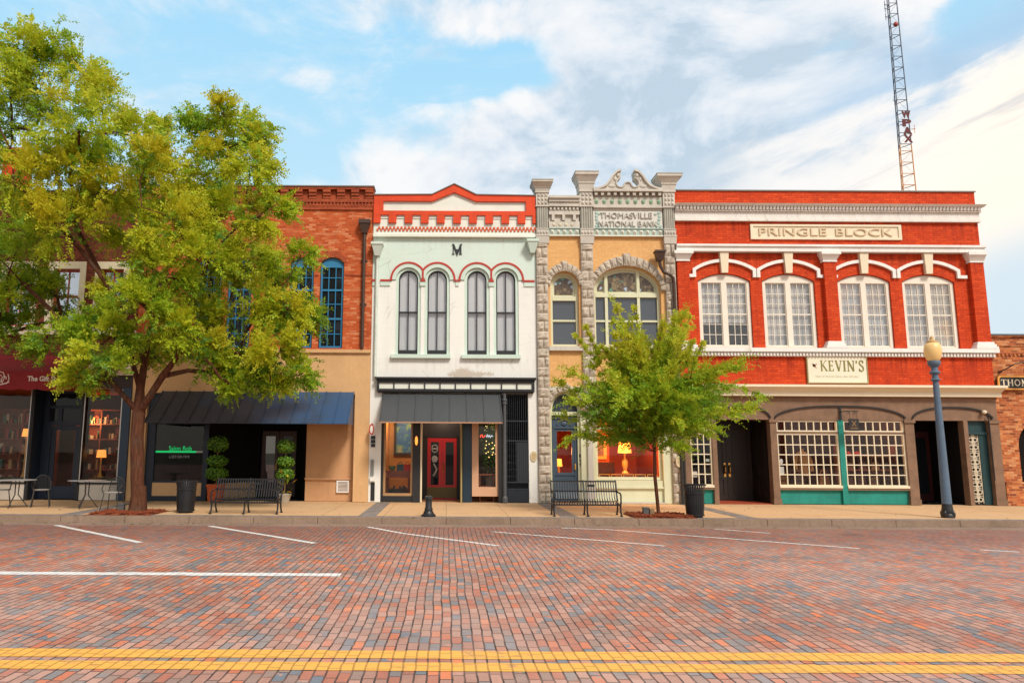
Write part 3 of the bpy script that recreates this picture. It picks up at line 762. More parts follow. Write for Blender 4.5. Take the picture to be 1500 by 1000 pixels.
# capitals, fluted shafts, nailhead blocks and flared caps
def bank_pier(x0, x1, top, capw, nail0, nail1):
    mb = MB()
    mb.frustum(x0-.01,x1+.01,-.13,.2,8.212,x0-.02,x1+.02,-.16,.2,8.44); mb.box(x0-.03,x1+.03,-.17,.2,8.442,8.475)
    mb.box(x0-.005,x1+.005,-.14,.2,8.477,8.66)
    w = (x1-x0)/4
    for i in range(4): mb.ball((x0+w*(i+.5), -.145, 8.565), (w*.42,.035,.055), 8)
    mb.box(x0-.02,x1+.02,-.155,.2,8.662,8.69)
    p = obj('pier_capital', mb, m_cast, bk); mb = MB()
    mb.box(x0-.03,x1+.03,-.15,.2,nail0-.03,nail0-.0)
    mb.box(x0-.01,x1+.01,-.14,.2,nail0,nail1)
    w = (x1-x0-.04)/3; h = (nail1-nail0-.04)/3
    for i in range(3):
        for k in range(3):
            a, b = x0+.02+w*i, nail0+.02+h*k
            mb.frustum(a+.01,a+w-.01,-.145,-.138,0,a+.01,a+w-.01,-.145,-.138,0) if False else mb.add([(a+.012,-.141,b+.012),(a+w-.012,-.141,b+.012),(a+w-.012,-.141,b+h-.012),(a+.012,-.141,b+h-.012),(a+w/2,-.195,b+h/2)],[(0,1,4),(1,2,4),(2,3,4),(3,0,4)])
    obj('nailhead_block', mb, m_cast, p)
    mb = MB(); n = 5; w = (x1-x0-.03)/n
    mb.box(x0+.01,x1-.01,-.10,.2,8.692,nail0-.032)
    for i in range(n): mb.tube([(x0+.015+w*(i+.5),-.10,8.70),(x0+.015+w*(i+.5),-.10,nail0-.035)], w*.40, 8)
    obj('fluted_shaft', mb, m_castgrey, p)
    c = (x0+x1)/2; e = capw/2; h = top-nail1; i_ = (x1-x0)/2
    mb = MB()
    mb.box(c-i_-.035,c+i_+.035,-.18,.3,nail1+.002,nail1+h*.12)
    mb.frustum(c-i_-.02,c+i_+.02,-.17,.3,nail1+h*.122,c-i_-.05,c+i_+.05,-.20,.3,nail1+h*.45)
    mb.box(c-i_-.07,c+i_+.07,-.22,.3,nail1+h*.452,nail1+h*.52)
    mb.frustum(c-i_-.06,c+i_+.06,-.21,.3,nail1+h*.522,c-e+.02,c+e-.02,-.33,.35,nail1+h*.86)
    mb.box(c-e,c+e,-.35,.36,nail1+h*.862,top)
    obj('pier_cap', mb, m_cast, p)
    obj('cap_flashing', MB().box(c-e-.01,c+e+.01,-.36,.37,top+.001,top+.03), m_castgrey, p)
bank_pier(2.82, 3.20, 10.22, .66, 9.44, 9.86)
bank_pier(4.22, 4.62, 10.50, .74, 9.44, 9.90)
bank_pier(6.87, 7.23, 10.45, .80, 9.42, 9.90)
# entablature over the small bay
a, b = 3.22, 4.20
mb = MB(); mb.box(a,b,-.26,.3,9.66,9.74); mb.box(a,b,-.20,.3,9.56,9.658); mb.box(a,b,-.15,.3,9.42,9.558); mb.box(a,b,-.06,.3,9.28,9.418)
for i in range(8): mb.box(a+.03+i*.122, a+.09+i*.122, -.12, -.058, 9.31, 9.40)
mb.box(a,b,-.10,.3,9.16,9.278); mb.box(a,b,-.01,.3,8.94,9.158)
for i in range(3): mb.box(a+.09+i*.34, a+.18+i*.34, -.11, -.008, 8.97, 9.155)
mb.box(a,b,-.08,.3,8.73,8.938)
obj('entablature', mb, m_cast, bk)
mb = MB()
for i in range(4): mb.ball((a+.16+i*.19,-.085,8.835), (.05,.02,.05), 10)
obj('rosette', mb, paint('pale_rosette', (.62,.58,.40), .7), bk)
# entablature over the wide bay
a2, b2 = 4.64, 6.85
mb = MB(); mb.box(a2,b2,-.24,.3,9.90,9.97); mb.box(a2,b2,-.03,.3,9.755,9.898)
for i in range(11): mb.box(a2+.04+i*.203, a2+.13+i*.203, -.19, -.028, 9.79, 9.896)
mb.box(a2,b2,-.08,.3,9.44,9.753); mb.box(a2,b2,-.12,.3,9.39,9.438); mb.box(a2,b2,-.06,.3,9.32,9.388)
obj('entablature', mb, m_cast, bk)
for i in range(9): obj('rosette', MB().ball((a2+.11+i*.249,-.085,9.60), (.068,.025,.085), 10).ball((a2+.11+i*.249,-.11,9.60), (.03,.02,.035), 8), m_green, bk)
obj('name_tablet', MB().box(a2,b2,-.04,.3,8.72,9.318), paint('bank_tablet_paint', (.68,.66,.60), .7, .1, 2, .1, .3, (.3,.3,.27)), bk)
m_letg = plain('grey_raised_letters', (.50,.48,.43), .7)
obj('name_lettering', text_mb('THOMASVILLE', 4.86, 6.52, 9.06, 9.25, -.085, .047), m_letg, bk)
obj('name_lettering', text_mb('NATIONAL BANK', 4.80, 6.68, 8.79, 8.97, -.085, .047), m_letg, bk)
mb = MB()
for x, s in ((a2+.10,1),(b2-.12,-1)):
    for k in range(5): mb.ball((x+s*.0+random.uniform(-.04,.04),-.045,8.80+k*.11), (.055,.02,.06), 8)
    mb.ball((x+s*.10,-.045,9.20),(.06,.018,.04),8); mb.ball((x+s*.08,-.045,8.8),(.05,.018,.04),8)
obj('corner_ornament', mb, m_teal, bk)
for a_, b_, n in ((a,b,5),(a2,b2,11)):
    mb = MB(); mb.box(a_,b_,-.06,.3,8.50,8.70); mb.box(a_,b_,-.10,.3,8.702,8.725); 
    o = obj('stud_band', mb, m_teal, bk)
    mb = MB(); mb.box(a_,b_,-.10,.3,8.455,8.498)
    for i in range(n):
        x = a_+(b_-a_)*(i+.5)/n; mb.add([(x-.06,-.062,8.53),(x+.06,-.062,8.53),(x+.06,-.062,8.67),(x-.06,-.062,8.67),(x,-.14,8.6)],[(0,1,4),(1,2,4),(2,3,4),(3,0,4)])
    obj('stud', mb, m_pyr, o)
# broken scroll pediment
def scroll(s, c=5.75):
    out = [(1.11,9.975),(1.05,10.0),(.86,10.03),(.70,10.11),(.58,10.25),(.47,10.43),(.36,10.55),(.235,10.62),(.205,10.60),(.215,10.50),(.235,10.42),(.22,10.36),(.27,10.32),(.335,10.26),(.365,10.18),(.33,10.10),(.25,10.05),(.17,10.045),(.13,10.09),(.095,10.17),(.06,10.21),(0,10.215),(0,9.975)]
    pts = [(c+s*x, z) for x, z in out]
    return pts if s < 0 else pts[::-1]
mb = MB(); mb.sheet(scroll(-1), [], -.16, .32); mb.sheet(scroll(1), [], -.16, .32)
obj('scroll_pediment', mb, m_cast, bk)
mb = MB()
for s in (-1, 1):
    ribbon(mb, [(5.75+s*x, z) for x, z in [(1.11,9.99),(.98,10.0),(.85,10.04),(.70,10.12),(.58,10.26),(.47,10.44),(.36,10.56),(.22,10.62)]], .06, -.23, .42)
    ribbon(mb, [(5.75+s*x, z) for x, z in [(.23,10.37),(.30,10.33),(.36,10.25),(.37,10.17),(.33,10.09),(.25,10.055),(.17,10.06),(.12,10.12),(.085,10.20),(0,10.225)]], .035, -.20, .36)
    mb.ball((5.75+s*.30,-.17,10.45),(.06,.04,.07),8); mb.ball((5.75+s*.5,-.165,10.09),(.13,.03,.05),8); mb.ball((5.75+s*.40,-.165,10.33),(.05,.03,.07),8)
obj('pediment_moulding', mb, m_cast, bk)
# rainwater pipe with a swan neck
mb = MB(); mb.frustum(6.57,6.73,-.34,-.15,7.62,6.50,6.80,-.42,-.15,7.88); mb.box(6.48,6.82,-.44,-.15,7.882,7.93)
mb.tube([(6.65,-.25,7.64),(6.67,-.25,7.45),(6.76,-.25,7.27),(6.95,-.25,7.18),(7.06,-.22,7.08),(7.085,-.2,6.9),(7.085,-.2,3.6)], .055, 8)
obj('downspout', mb, m_gutter, bk)
obj('downspout', MB().tube([(7.09,-.2,3.58),(7.09,-.2,.17)], .05, 8).tube([(7.20,-.12,2.6),(7.20,-.12,.17)], .045, 8), plain('dark_pipe', (.03,.027,.026), .5), bk)
# door bay
window(bk, cD-hD, cD+hD, 2.84, zD, rD, .12, m_sage, g_slate, t=.07, back=m_darkint, backname='dark_room', name='fanlight_window')
obj('door_frame', MB().sheet([(cD-hD,.16),(cD-hD+.04,.16),(cD-hD+.04,2.80),(cD+hD-.08,2.80),(cD+hD-.08,.16),(cD+hD,.16),(cD+hD,2.838),(cD-hD,2.838)], [], .10, .2), m_sage, bk)
dx0, dx1 = cD-hD+.042, cD+hD-.082
mb = MB(); mb.sheet(rect(dx0,dx1,.18,2.80), [rect(dx0+.17,dx1-.17,1.06,2.32)], .20, .06)
mb.box(dx0+.08,dx1-.08,.17,.202,.98,1.04); mb.box(dx0+.08,dx1-.08,.18,.202,.28,.88); mb.box(dx0+.14,dx1-.14,.165,.182,.34,.82); mb.box(dx0+.05,dx1-.05,.165,.202,2.40,2.46); mb.box(dx0+.02,dx0+.09,.175,.202,.3,2.42); mb.box(dx1-.09,dx1-.02,.175,.202,.3,2.42)
ribbon(mb, arc((dx0+dx1)/2, 2.48, .20, .2, 10), .05, .17, .04); mb.ball(((dx0+dx1)/2,.185,2.55),(.1,.03,.07),8); mb.box(dx0+.03,dx1-.03,.16,.202,2.70,2.76)
dr = obj('door', mb, m_bluedoor, bk)
obj('pane', MB().box(dx0+.17,dx1-.17,.225,.23,1.06,2.32), g_shop, dr)
obj('handle', MB().box(dx1-.10,dx1-.06,.15,.2,1.15,1.33), m_gold, dr)
mb = MB()
for k, c_ in enumerate('109'): text_mb(c_, 4.065, 4.105, 1.52-k*.13, 1.62-k*.13, .088, .008, mb)
obj('street_number', mb, m_black, bk)
# shop bay
window(bk, cE-hE, cE+hE, .85, zE, rE, .14, m_sage, g_shop, t=.09, xs=(), rails=((2.40,.08),), name='shop_window')
obj('shopfront_panel', MB().box(cE-hE,cE+hE,.10,.2,.20,.64).box(cE-hE,cE+hE,.06,.2,.645,.84).box(cE-hE+.0,cE+hE,.03,.2,.60,.66), m_sage, bk)
obj('stone_base', MB().box(cE-hE-.02,cE+hE+.02,-.06,.2,.16,.198), m_cast, bk)
mb = MB(); mb.box(4.27,4.49,-.10,.02,.16,.60); mb.box(4.25,4.51,-.12,.02,.60,.66); mb.box(4.29,4.47,-.09,.02,.662,.80); mb.box(4.27,4.49,-.11,.02,.802,.85); mb.box(4.30,4.46,-.08,.02,.852,3.0); mb.box(4.26,4.50,-.12,.02,3.002,3.12); mb.rock([(4.22,3.12),(4.56,3.12),(4.56,3.4),(4.22,3.4)], -.1, .05, .14)
obj('slim_column', mb, m_cast, bk)
mb = MB(); q = [(7.015-.0+.085*math.cos(t*math.pi/10), 1.42+.17*math.sin(t*math.pi/10)) for t in range(20)]; mb.sheet(q, [], -.20, .06)
pq = obj('shield_plaque', mb, plain('cream_shield_plaque', (.62,.52,.33), .5), bk)
mb = MB()
for k in range(4): mb.box(6.965, 7.065, -.203, -.2, 1.36+k*.04, 1.372+k*.04)
obj('plaque_lines', mb, plain('faded_shield_lines', (.40,.28,.12)), pq)
body(bk, BX0, BX1, 10.0)
m_redroom = plain('warm_red_room', (.50,.10,.035), .8, 0, .1)
mb = MB(); mb.box(3.0,7.0,4.4,4.5,.16,3.4); mb.box(3.0,7.0,.37,4.4,3.41,3.49); mb.box(6.9,6.98,.37,4.4,.16,3.4)
obj('shop_interior', mb, m_redroom, bk)
obj('shop_floor', MB().box(2.95,7.05,.36,5.2,.155,.170), m_brownint, bk)
obj('window_bench', MB().box(4.6,6.6,.35,.75,.60,.86), plain('dark_window_bench', (.03,.02,.015)), bk)
mb = MB()
for k in range(5): mb.sheet(rect(4.72+k*.37,5.04+k*.37,.89,1.02), [rect(4.74+k*.37,5.02+k*.37,.91,1.0)], .36, .02)
obj('gilt_rail', mb, m_goldpaint, bk)

# ================================================================== RED BRICK BLOCK
pr = thing('red_brick_block', 'wide bright red painted brick block with white cornices above a brown wooden shopfront', 'building', (12.1, 0, .15))
PX0, PX1 = 7.235, 16.92
wcs = [8.755, 10.785, 13.175, 15.215]; ww = .83
holes = [arched(c-ww, c+ww, 4.93, 7.06, .24, seg) for c in wcs]
obj('upper_wall', MB().sheet(rect(PX0, PX1, 4.90, 7.96), holes, .06, .3), m_red, pr)
obj('frieze_wall', MB().box(PX0, PX1, -.02, .3, 8.20, 8.98), m_red, pr)
obj('parapet_wall', MB().box(PX0, PX1, .0, .3, 9.50, 10.0), m_red, pr)
obj('lower_wall', MB().box(PX0, PX1, -.02, .3, 3.76, 4.65), m_red, pr)
obj('coping', MB().box(PX0-.02, PX1+.03, -.04, .36, 10.002, 10.04), m_cap, pr)
mb = MB(); mb.box(PX0,PX1+.04,-.12,.3,8.98,9.06); mb.box(PX0,PX1+.03,-.09,.3,9.062,9.29); mb.box(PX0,PX1+.06,-.16,.3,9.292,9.33); mb.box(PX0,PX1+.07,-.12,.3,9.332,9.44)
n = 88
for i in range(n):
    x = PX0+.02+i*(PX1-PX0)/n
    mb.frustum(x, x+.075, -.20, -.118, 9.335, x, x+.075, -.24, -.118, 9.438)
mb.frustum(PX0,PX1+.10,-.26,.3,9.442,PX0,PX1+.14,-.32,.3,9.50)
obj('cornice', mb, paint('weathered_white_cornice', (.76,.73,.68), .65, .15, 2, .2, .75, (.30,.26,.22)), pr)
# name tablet
obj('name_tablet', MB().sheet(rect(9.63,14.43,8.395,8.885), [rect(9.72,14.34,8.46,8.82)], -.08, .06).box(9.70,14.36,-.045,-.02,8.44,8.84), m_ivory, pr)
for wd_, xa, xb in (('PRINGLE', 9.90, 12.05), ('BLOCK', 12.34, 14.14)): obj('name_lettering', text_mb(wd_, xa, xb, 8.52, 8.765, -.085, .04), paint('ivory_letter_paint', (.70,.56,.38), .6, .15, 6, .1, .5, (.6,.2,.06)), pr)
# band under the tablet, capitals, pilasters, bases
mb = MB(); mb.box(PX0,PX1+.05,-.14,.3,7.98,8.13); mb.box(PX0,PX1+.09,-.19,.3,8.132,8.20)
obj('architrave', mb, m_white, pr)
for x0, x1 in ((7.24,7.62),(11.87,12.26),(16.50,16.92)):
    e = .11
    mb = MB(); mb.box(x0-e,x1+e*.4 if x1>16 else x1+e,-.24,.1,7.88,7.978); mb.frustum(x0-.01,x1+.01,-.10,.1,7.70,x0-e+.02,x1+(e-.02 if x1<16 else .03),-.21,.1,7.878); mb.box(x0-.03,x1+.03,-.12,.1,7.66,7.70)
    p = obj('pilaster', MB().box(x0,x1,-.09,.1,5.13,7.658), m_red, pr)
    obj('capital', mb, m_white, p)
    mb = MB(); mb.box(x0-.13,x1+.13,-.20,.1,4.905,4.98); mb.box(x0-.09,x1+.09,-.17,.1,4.982,5.05); mb.box(x0-.05,x1+.05,-.14,.1,5.052,5.128)
    obj('base', mb, m_white, p)
# windows with paired sashes
bl = [m_blind, m_blind, m_blindblue, m_blindwarm]
g_bright = glass('sky_reflecting_glass', (.98,.98,.98), refl=.07)
for i, c in enumerate(wcs):
    x0, x1 = c-ww+.01, c+ww-.01
    mb = MB(); op1 = rect(x0+.10, c-.08, 4.99, 7.02); op2 = rect(c+.08, x1-.10, 4.99, 7.02)
    mb.sheet(arched(x0, x1, 4.935, 7.05, .23, seg), [op1, op2], .12, .10)
    w = obj('window', mb, m_winwhite, pr)
    for a, b in ((x0+.10, c-.08), (c+.08, x1-.10)):
        s = MB(); s.sheet(rect(a,b,4.99,7.02), [rect(a+.024,b-.024,5.03,6.995)], .15, .05)
        wd = b-a-.07
        for k in (1,2): s.box(a+.035+wd*k/3-.009, a+.035+wd*k/3+.009, .158, .192, 5.02, 7.0)
        for k in range(1,6):
            z = 5.03+1.965*k/6; hh = .020 if k == 3 else .009
            s.box(a+.03, b-.03, .156 if k == 3 else .160, .190, z-hh, z+hh)
        so = obj('sash', s, m_winwhite, w)
        obj('pane', MB().box(a+.03,b-.03,.176,.18,5.02,7.0), g_bright if i > 1 else g_pane, w)
        zb_ = random.choice([4.98,4.98,5.05,5.35,5.75]); obj('blind', MB().box(a-.03,b+.03,.26,.28,zb_,7.04), random.choice([bl[i], bl[i], m_blind]), w)
        if zb_ > 5: obj('dark_room', MB().box(a-.03,b+.03,.30,.32,4.96,7.04), m_darkint, w)
    # label mould and keystone
    mb = MB(); A = seg(c, 7.42, ww+.12, .29, 12)
    ribbon(mb, [(c+ww+.12,7.17)] + A + [(c-ww-.12,7.17)], .10, -.02, .075)
    obj('hood_mould', mb, m_white, pr)
    mb = MB(); mb.frustum(c-.10,c+.10,-.06,.07,7.31,c-.14,c+.14,-.09,.07,7.975)
    obj('keystone', mb, m_ivory, pr)
for a, b in ((7.64,7.758),(11.785,11.868),(12.262,12.33),(16.215,16.42)): obj('hood_foot', MB().box(a,b,-.022,.07,7.165,7.265), m_white, pr)
mb = MB(); mb.box(PX0,PX1+.14,-.20,.3,4.782,4.90); mb.box(PX0,PX1+.08,-.10,.3,4.65,4.78)
for i in range(96):
    x = PX0+.02+i*(PX1+.05-PX0)/96; mb.box(x, x+.055, -.15, -.098, 4.67, 4.765)
obj('sill_course', mb, m_white, pr)
mb = MB(); mb.box(7.26,17.0,-.16,.3,3.42,3.55); mb.frustum(7.26,17.0,-.17,.3,3.552,7.26,17.05,-.32,.3,3.68); mb.box(7.26,17.08,-.36,.3,3.682,3.755)
obj('shopfront_cornice', mb, m_ivory, pr)
# timber shopfront
obj('fascia', MB().sheet(rect(7.26,16.92,2.70,3.418), [], 0, .3), m_wood, pr)
posts = [(7.26,7.44),(8.11,8.25),(9.90,10.10),(14.03,14.31),(15.83,15.96),(16.62,16.92)]
for a, b in posts:
    mb = MB(); mb.box(a,b,-.04,.22,.16,2.698)
    if b-a > .15: mb.box(a-.03,b+.03,-.08,.2,2.62,2.698); mb.box(a-.02,b+.02,-.07,.2,.16,.32)
    obj('shopfront_post', mb, m_wood, pr)
mb = MB()
def bay_arch(a, b, zs, rise):
    c, h = (a+b)/2, (b-a)/2
    q = [(c+h*math.cos(t*math.pi/24)*1.0, zs+rise*(1-abs(math.cos(t*math.pi/24))**2.6)**.62) for t in range(25)]
    ribbon(mb, q, .05, -.045, .05)
bay_arch(8.22, 9.93, 2.75, .35); bay_arch(10.08, 14.07, 2.76, .36); bay_arch(14.30, 16.75, 2.76, .34); bay_arch(7.4,8.14,2.75,.25)
obj('arch_moulding', mb, m_moulding, pr)
g_lite = glass('shop_small_panes', (.95,.95,.95), refl=.0)
def gridwin(x0, x1, z0, z1, nc, nr, zt0, zt1, nt):
    mb = MB(); mb.sheet(rect(x0,x1,z0-.06,z1+.04), [rect(x0+.05,x1-.05,z0,z1)], .02, .08); mb.box(x0-.0,x1+.0,-.05,.02,z0-.09,z0-.02)
    w = x1-x0-.10
    for k in range(1,nc): mb.box(x0+.05+w*k/nc-.014, x0+.05+w*k/nc+.014, .03, .07, z0, z1)
    for k in range(1,nr): mb.box(x0+.05, x1-.05, .034, .066, z0+(z1-z0)*k/nr-.014, z0+(z1-z0)*k/nr+.014)
    o = obj('shop_window', mb, m_ivory, pr); obj('pane', MB().box(x0+.04,x1-.04,.05,.055,z0-.01,z1+.01), g_lite, o)
    mb = MB(); mb.sheet(rect(x0,x1,zt0-.04,zt1+.03), [rect(x0+.05,x1-.05,zt0,zt1)], .02, .08)
    for k in range(1,nt): mb.box(x0+.05+w*k/nt-.014, x0+.05+w*k/nt+.014, .03, .07, zt0, zt1)
    o = obj('transom_light', mb, m_ivory, pr); obj('pane', MB().box(x0+.04,x1-.04,.05,.055,zt0-.01,zt1+.01), g_lite, o)
gridwin(7.44, 8.11, .74, 2.24, 3, 5, 2.38, 2.64, 3)
gridwin(10.10, 12.00, .74, 2.24, 8, 5, 2.38, 2.64, 8)
gridwin(12.16, 14.03, .74, 2.24, 8, 5, 2.38, 2.64, 8)
for a, b in ((7.44,8.11),(10.10,12.00),(12.16,14.03)): [obj('shopfront_rail', MB().box(a,b,*q), m_wood, pr) for q in ((-.03,.20,.585,.675),(.0,.15,2.285,2.335),(.0,.15,2.672,2.696))]
for a, b in ((7.44,8.11),(10.10,12.00),(12.16,14.03)):
    obj('stall_riser', MB().box(a,b,.06,.2,.17,.583), m_tealpaint, pr)
obj('teal_post', MB().box(12.00,12.16,-.02,.2,.17,2.698), m_tealpaint, pr)
# recessed doorways
mb = MB(); mb.box(8.13,8.248,.221,1.5,.16,2.69); mb.box(9.902,10.0,.221,1.5,.16,2.69); mb.box(8.2,9.95,.301,1.5,2.702,2.78)
for z0_, z1_ in ((.35,.85),(1.0,2.4)): mb.box(9.885,9.902,.45,.85,z0_,z1_); mb.box(9.885,9.902,.95,1.35,z0_,z1_)
obj('doorway', mb, m_darkwood, pr)
mb = MB(); mb.box(8.25,9.90,1.45,1.52,2.45,2.70)
obj('transom', mb, m_darkwood, pr)
for k in range(2):
    a = 8.26+k*.82; b = a+.81
    mb = MB(); mb.sheet(rect(a,b,.19,2.44), [rect(a+.12,b-.12,.35,.85), rect(a+.12,b-.12,1.0,2.25)], 1.44, .05); mb.box(a+.1,b-.1,1.465,1.48,.3,2.3); mb.box(a+.2,b-.2,1.45,1.466,.42,.78); mb.box(a+.2,b-.2,1.45,1.466,1.08,2.17)
    d = obj('door', mb, plain('dark_double_door', (.026,.016,.012), .45), pr)
    x = b-.07 if k == 0 else a+.07
    obj('handle', MB().tube([(x,1.43,1.30),(x,1.36,1.22),(x,1.36,1.10),(x,1.43,1.02)], .022, 8).box(x-.03,x+.03,1.425,1.44,1.28,1.36).box(x-.03,x+.03,1.425,1.44,.92,1.02), m_gold, d)
obj('entry_tiles', MB().box(8.25,9.90,.0,1.5,.155,.172), paint('red_entry_tile', (.40,.07,.03), .6, .2, 8), pr)
mb = MB(); mb.box(14.1,14.308,.221,1.7,.16,2.69); mb.box(15.832,15.95,.221,1.7,.16,2.69); mb.box(14.2,15.9,1.65,1.75,.16,2.69); mb.box(14.2,15.9,.301,1.7,2.702,2.78)
obj('doorway', mb, m_darkint, pr)
d = obj('door', MB().sheet(rect(14.9,15.8,.18,2.4), [rect(15.02,15.68,.4,2.2)], 1.60, .045), plain('oxblood_door', (.045,.008,.008), .4), pr); obj('pane', MB().box(15.02,15.68,1.62,1.63,.4,2.2), g_black, d)
# iron grille door at the right end
mb = MB(); mb.box(15.962,16.62,.12,.2,2.32,2.698); mb.box(16.36,16.62,.10,.2,.17,2.32); mb.box(15.962,16.02,.10,.2,.17,2.32); mb.box(16.0,16.6,.06,.2,2.28,2.36)
obj('side_door_frame', mb, plain('dark_teal_paint', (.012,.045,.05), .5), pr)
d = obj('grille_door', MB().box(16.02,16.36,.16,.2,.17,2.28), plain('dark_door_back', (.02,.018,.016), .5), pr)
mb = MB()
for k in range(9):
    z = .32+k*.225
    for s in (-1,1):
        ribbon(mb, [(16.19+s*(.02+.06*math.cos(t*math.pi/5)+.05), z+.06*math.sin(t*math.pi/5)) for t in range(11)], .028, .125, .02)
    ribbon(mb, [(16.19+.045*math.cos(t*math.pi/5), z+.11+.05*math.sin(t*math.pi/5)) for t in range(11)], .026, .12, .02)
    mb.box(16.03,16.35,.128,.14,z+.10,z+.118)
for x in (16.03,16.185,16.34): mb.box(x-.008,x+.012,.122,.142,.2,2.26)
obj('iron_scrollwork', mb, plain('ivory_ironwork', (.62,.54,.40), .5), d)
obj('conduit', MB().tube([(16.60,-.07,.9),(16.60,-.07,2.7),(16.56,-.07,2.85)], .018, 6), m_black, pr)
obj('flood_lamp', MB().ball((16.45,-.12,2.96),(.07,.07,.06),10).tube([(16.45,-.03,2.99),(16.45,-.1,2.97)],.025,6), m_ivory, pr)
body(pr, PX0, PX1, 10.0, 3.75)
mb = MB(); mb.box(10.05,14.2,2.6,2.7,.16,3.3); mb.box(7.3,8.2,1.6,1.7,.16,3.3); mb.box(10.02,14.25,.305,2.6,3.2,3.3); mb.box(14.09,14.14,.3,2.6,.16,3.2); mb.box(7.38,16.8,.37,.43,3.0,3.7)
obj('shop_interior', mb, plain('maroon_interior', (.035,.010,.008), .9, 0, .1), pr)
obj('display_shelf', MB().box(10.1,12.0,.3,.9,.60,.70).box(12.16,14.03,.3,.9,.60,.70).box(7.45,8.1,.3,.7,.60,.70), plain('display_shelf_wood', (.12,.05,.025), .6), pr)

# ================================================================== BUILDING AT THE RIGHT EDGE
rb = thing('low_brick_building', 'low weathered orange brick building at the right edge beside the red block', 'building', (20.0, 0, .15))
obj('brick_wall', MB().sheet([(16.93,.16),(17.50,.16)] + [(17.50,1.92)] + arc(18.1,1.92,.60,.72)[::-1] + [(18.70,.16),(24.5,.16),(24.5,5.30),(16.93,5.30)], [], .02, .35), m_oldbrick, rb)
mb = MB(); mb.box(16.93,24.5,-.03,.36,5.302,5.36); mb.box(16.93,24.5,-.01,.3,5.02,5.08)
for i in range(60): mb.box(17.0+i*.125,17.07+i*.125,-.02,.02,4.72,4.79)
obj('brick_cornice', mb, m_oldbrick, rb)
obj('coping', MB().box(16.93,24.5,-.06,.4,5.362,5.40), plain('blue_grey_coping', (.14,.19,.24), .5), rb)
mb = MB(); mb.box(16.94,17.5,-.05,.02,.16,.80); mb.box(16.94,17.5,-.07,.02,.80,.86)
obj('plinth', mb, m_oldbrick, rb)
obj('arched_doorway', MB().sheet([(17.50,.16),(18.70,.16)] + arc(18.1,1.92,.60,.72), [], .30, .05), m_darkint, rb)
mb = MB(); mb.box(16.95,24.5,.38,14,.16,4.6)
obj('rear_walls', mb, m_roof, rb)

# ================================================================== GIFT SHOP BUILDING, LEFT EDGE
lb = thing('gift_shop_building', 'dark red brick building behind the big tree with maroon awning and large shop windows', 'building', (-14.0, 0, .15))
LX0, LX1 = -21.0, -9.70
lw = [(-13.95,-13.05),(-12.46,-11.56),(-10.98,-10.18),(-15.45,-14.55)]
holes = [rect(a,b,5.46,7.35) for a, b in lw]
obj('brick_wall', MB().sheet(rect(LX0,LX1,4.30,9.7), holes, 0, .3), m_darkbrick, lb)
obj('cornice', MB().box(LX0,LX1,-.25,.3,9.70,9.82).box(LX0,LX1,-.15,.3,9.45,9.698), m_darkbrick, lb)
obj('chimney', MB().box(-14.6,-14.02,.3,1.0,9.0,11.35).box(-14.66,-13.96,.24,1.06,11.352,11.45), m_red, lb)
m_rf = plain('red_sash_paint', (.42,.06,.03), .5)
for a, b in lw:
    obj('window_surround', MB().sheet(rect(a-.14,b+.14,5.35,7.55), [rect(a+.04,b-.04,5.48,7.32)], -.04, .12), m_ivory, lb)
    window(lb, a+.04, b-.04, 5.48, 7.32, 0, .10, m_rf, glass('painted_sky_glass', refl=.45, dark=(.25,.35,.45)), t=.07, xs=((a+b)/2,), rails=((6.45,.07),), back=m_darkint, backname='dark_room')  # blue pane colour stands in for reflected sky
obj('ledge', MB().box(LX0,LX1,-.14,.1,5.20,5.345), m_ivory, lb)
obj('shopfront_cornice', MB().box(LX0,LX1,-.25,.3,4.12,4.298).box(LX0,LX1,-.1,.3,3.95,4.118), m_ivory, lb)
obj('fascia', MB().box(LX0,LX1,-.02,.3,3.55,3.948), plain('dark_fascia', (.035,.02,.018), .5), lb)
obj('corner_column', MB().box(-9.94,-9.70,-.10,.3,.16,3.548), plain('blue_black_column', (.02,.04,.07), .45), lb)
mb = MB()
for x in (-11.18,-12.72,-16.2): mb.box(x-.05,x+.05,-.03,.1,.16,3.55); mb.box(x-.012,x+.012,-.045,-.03,.7,3.5)
mb.box(-21,-12.72,-.03,.1,.64,.74); mb.box(-11.18,-9.94,-.03,.1,.64,.74)
obj('shopfront_frame', mb, m_blackp, lb)
obj('silver_trim', MB().box(-21,-12.78,-.05,-.032,.70,.75).box(-11.12,-9.94,-.05,-.032,.70,.75).box(-10.0,-9.97,-.05,-.03,.75,3.5).box(-12.79,-12.765,-.05,-.03,.75,3.5).box(-11.13,-11.105,-.05,-.03,.75,3.5), plain('silver_trim_metal', (.55,.52,.48), .35, .6), lb)
obj('stall_riser', MB().box(-21,-12.77,.0,.1,.17,.638).box(-11.12,-9.95,.0,.1,.17,.638), paint('pale_riser', (.60,.54,.46), .6), lb)
for a, b in ((-21,-16.25),(-16.15,-12.78),(-11.12,-9.95)): obj('pane', MB().box(a,b,.04,.046,.75,3.55), glass('gift_shop_glass', (.95,.92,.88), refl=.0), lb)
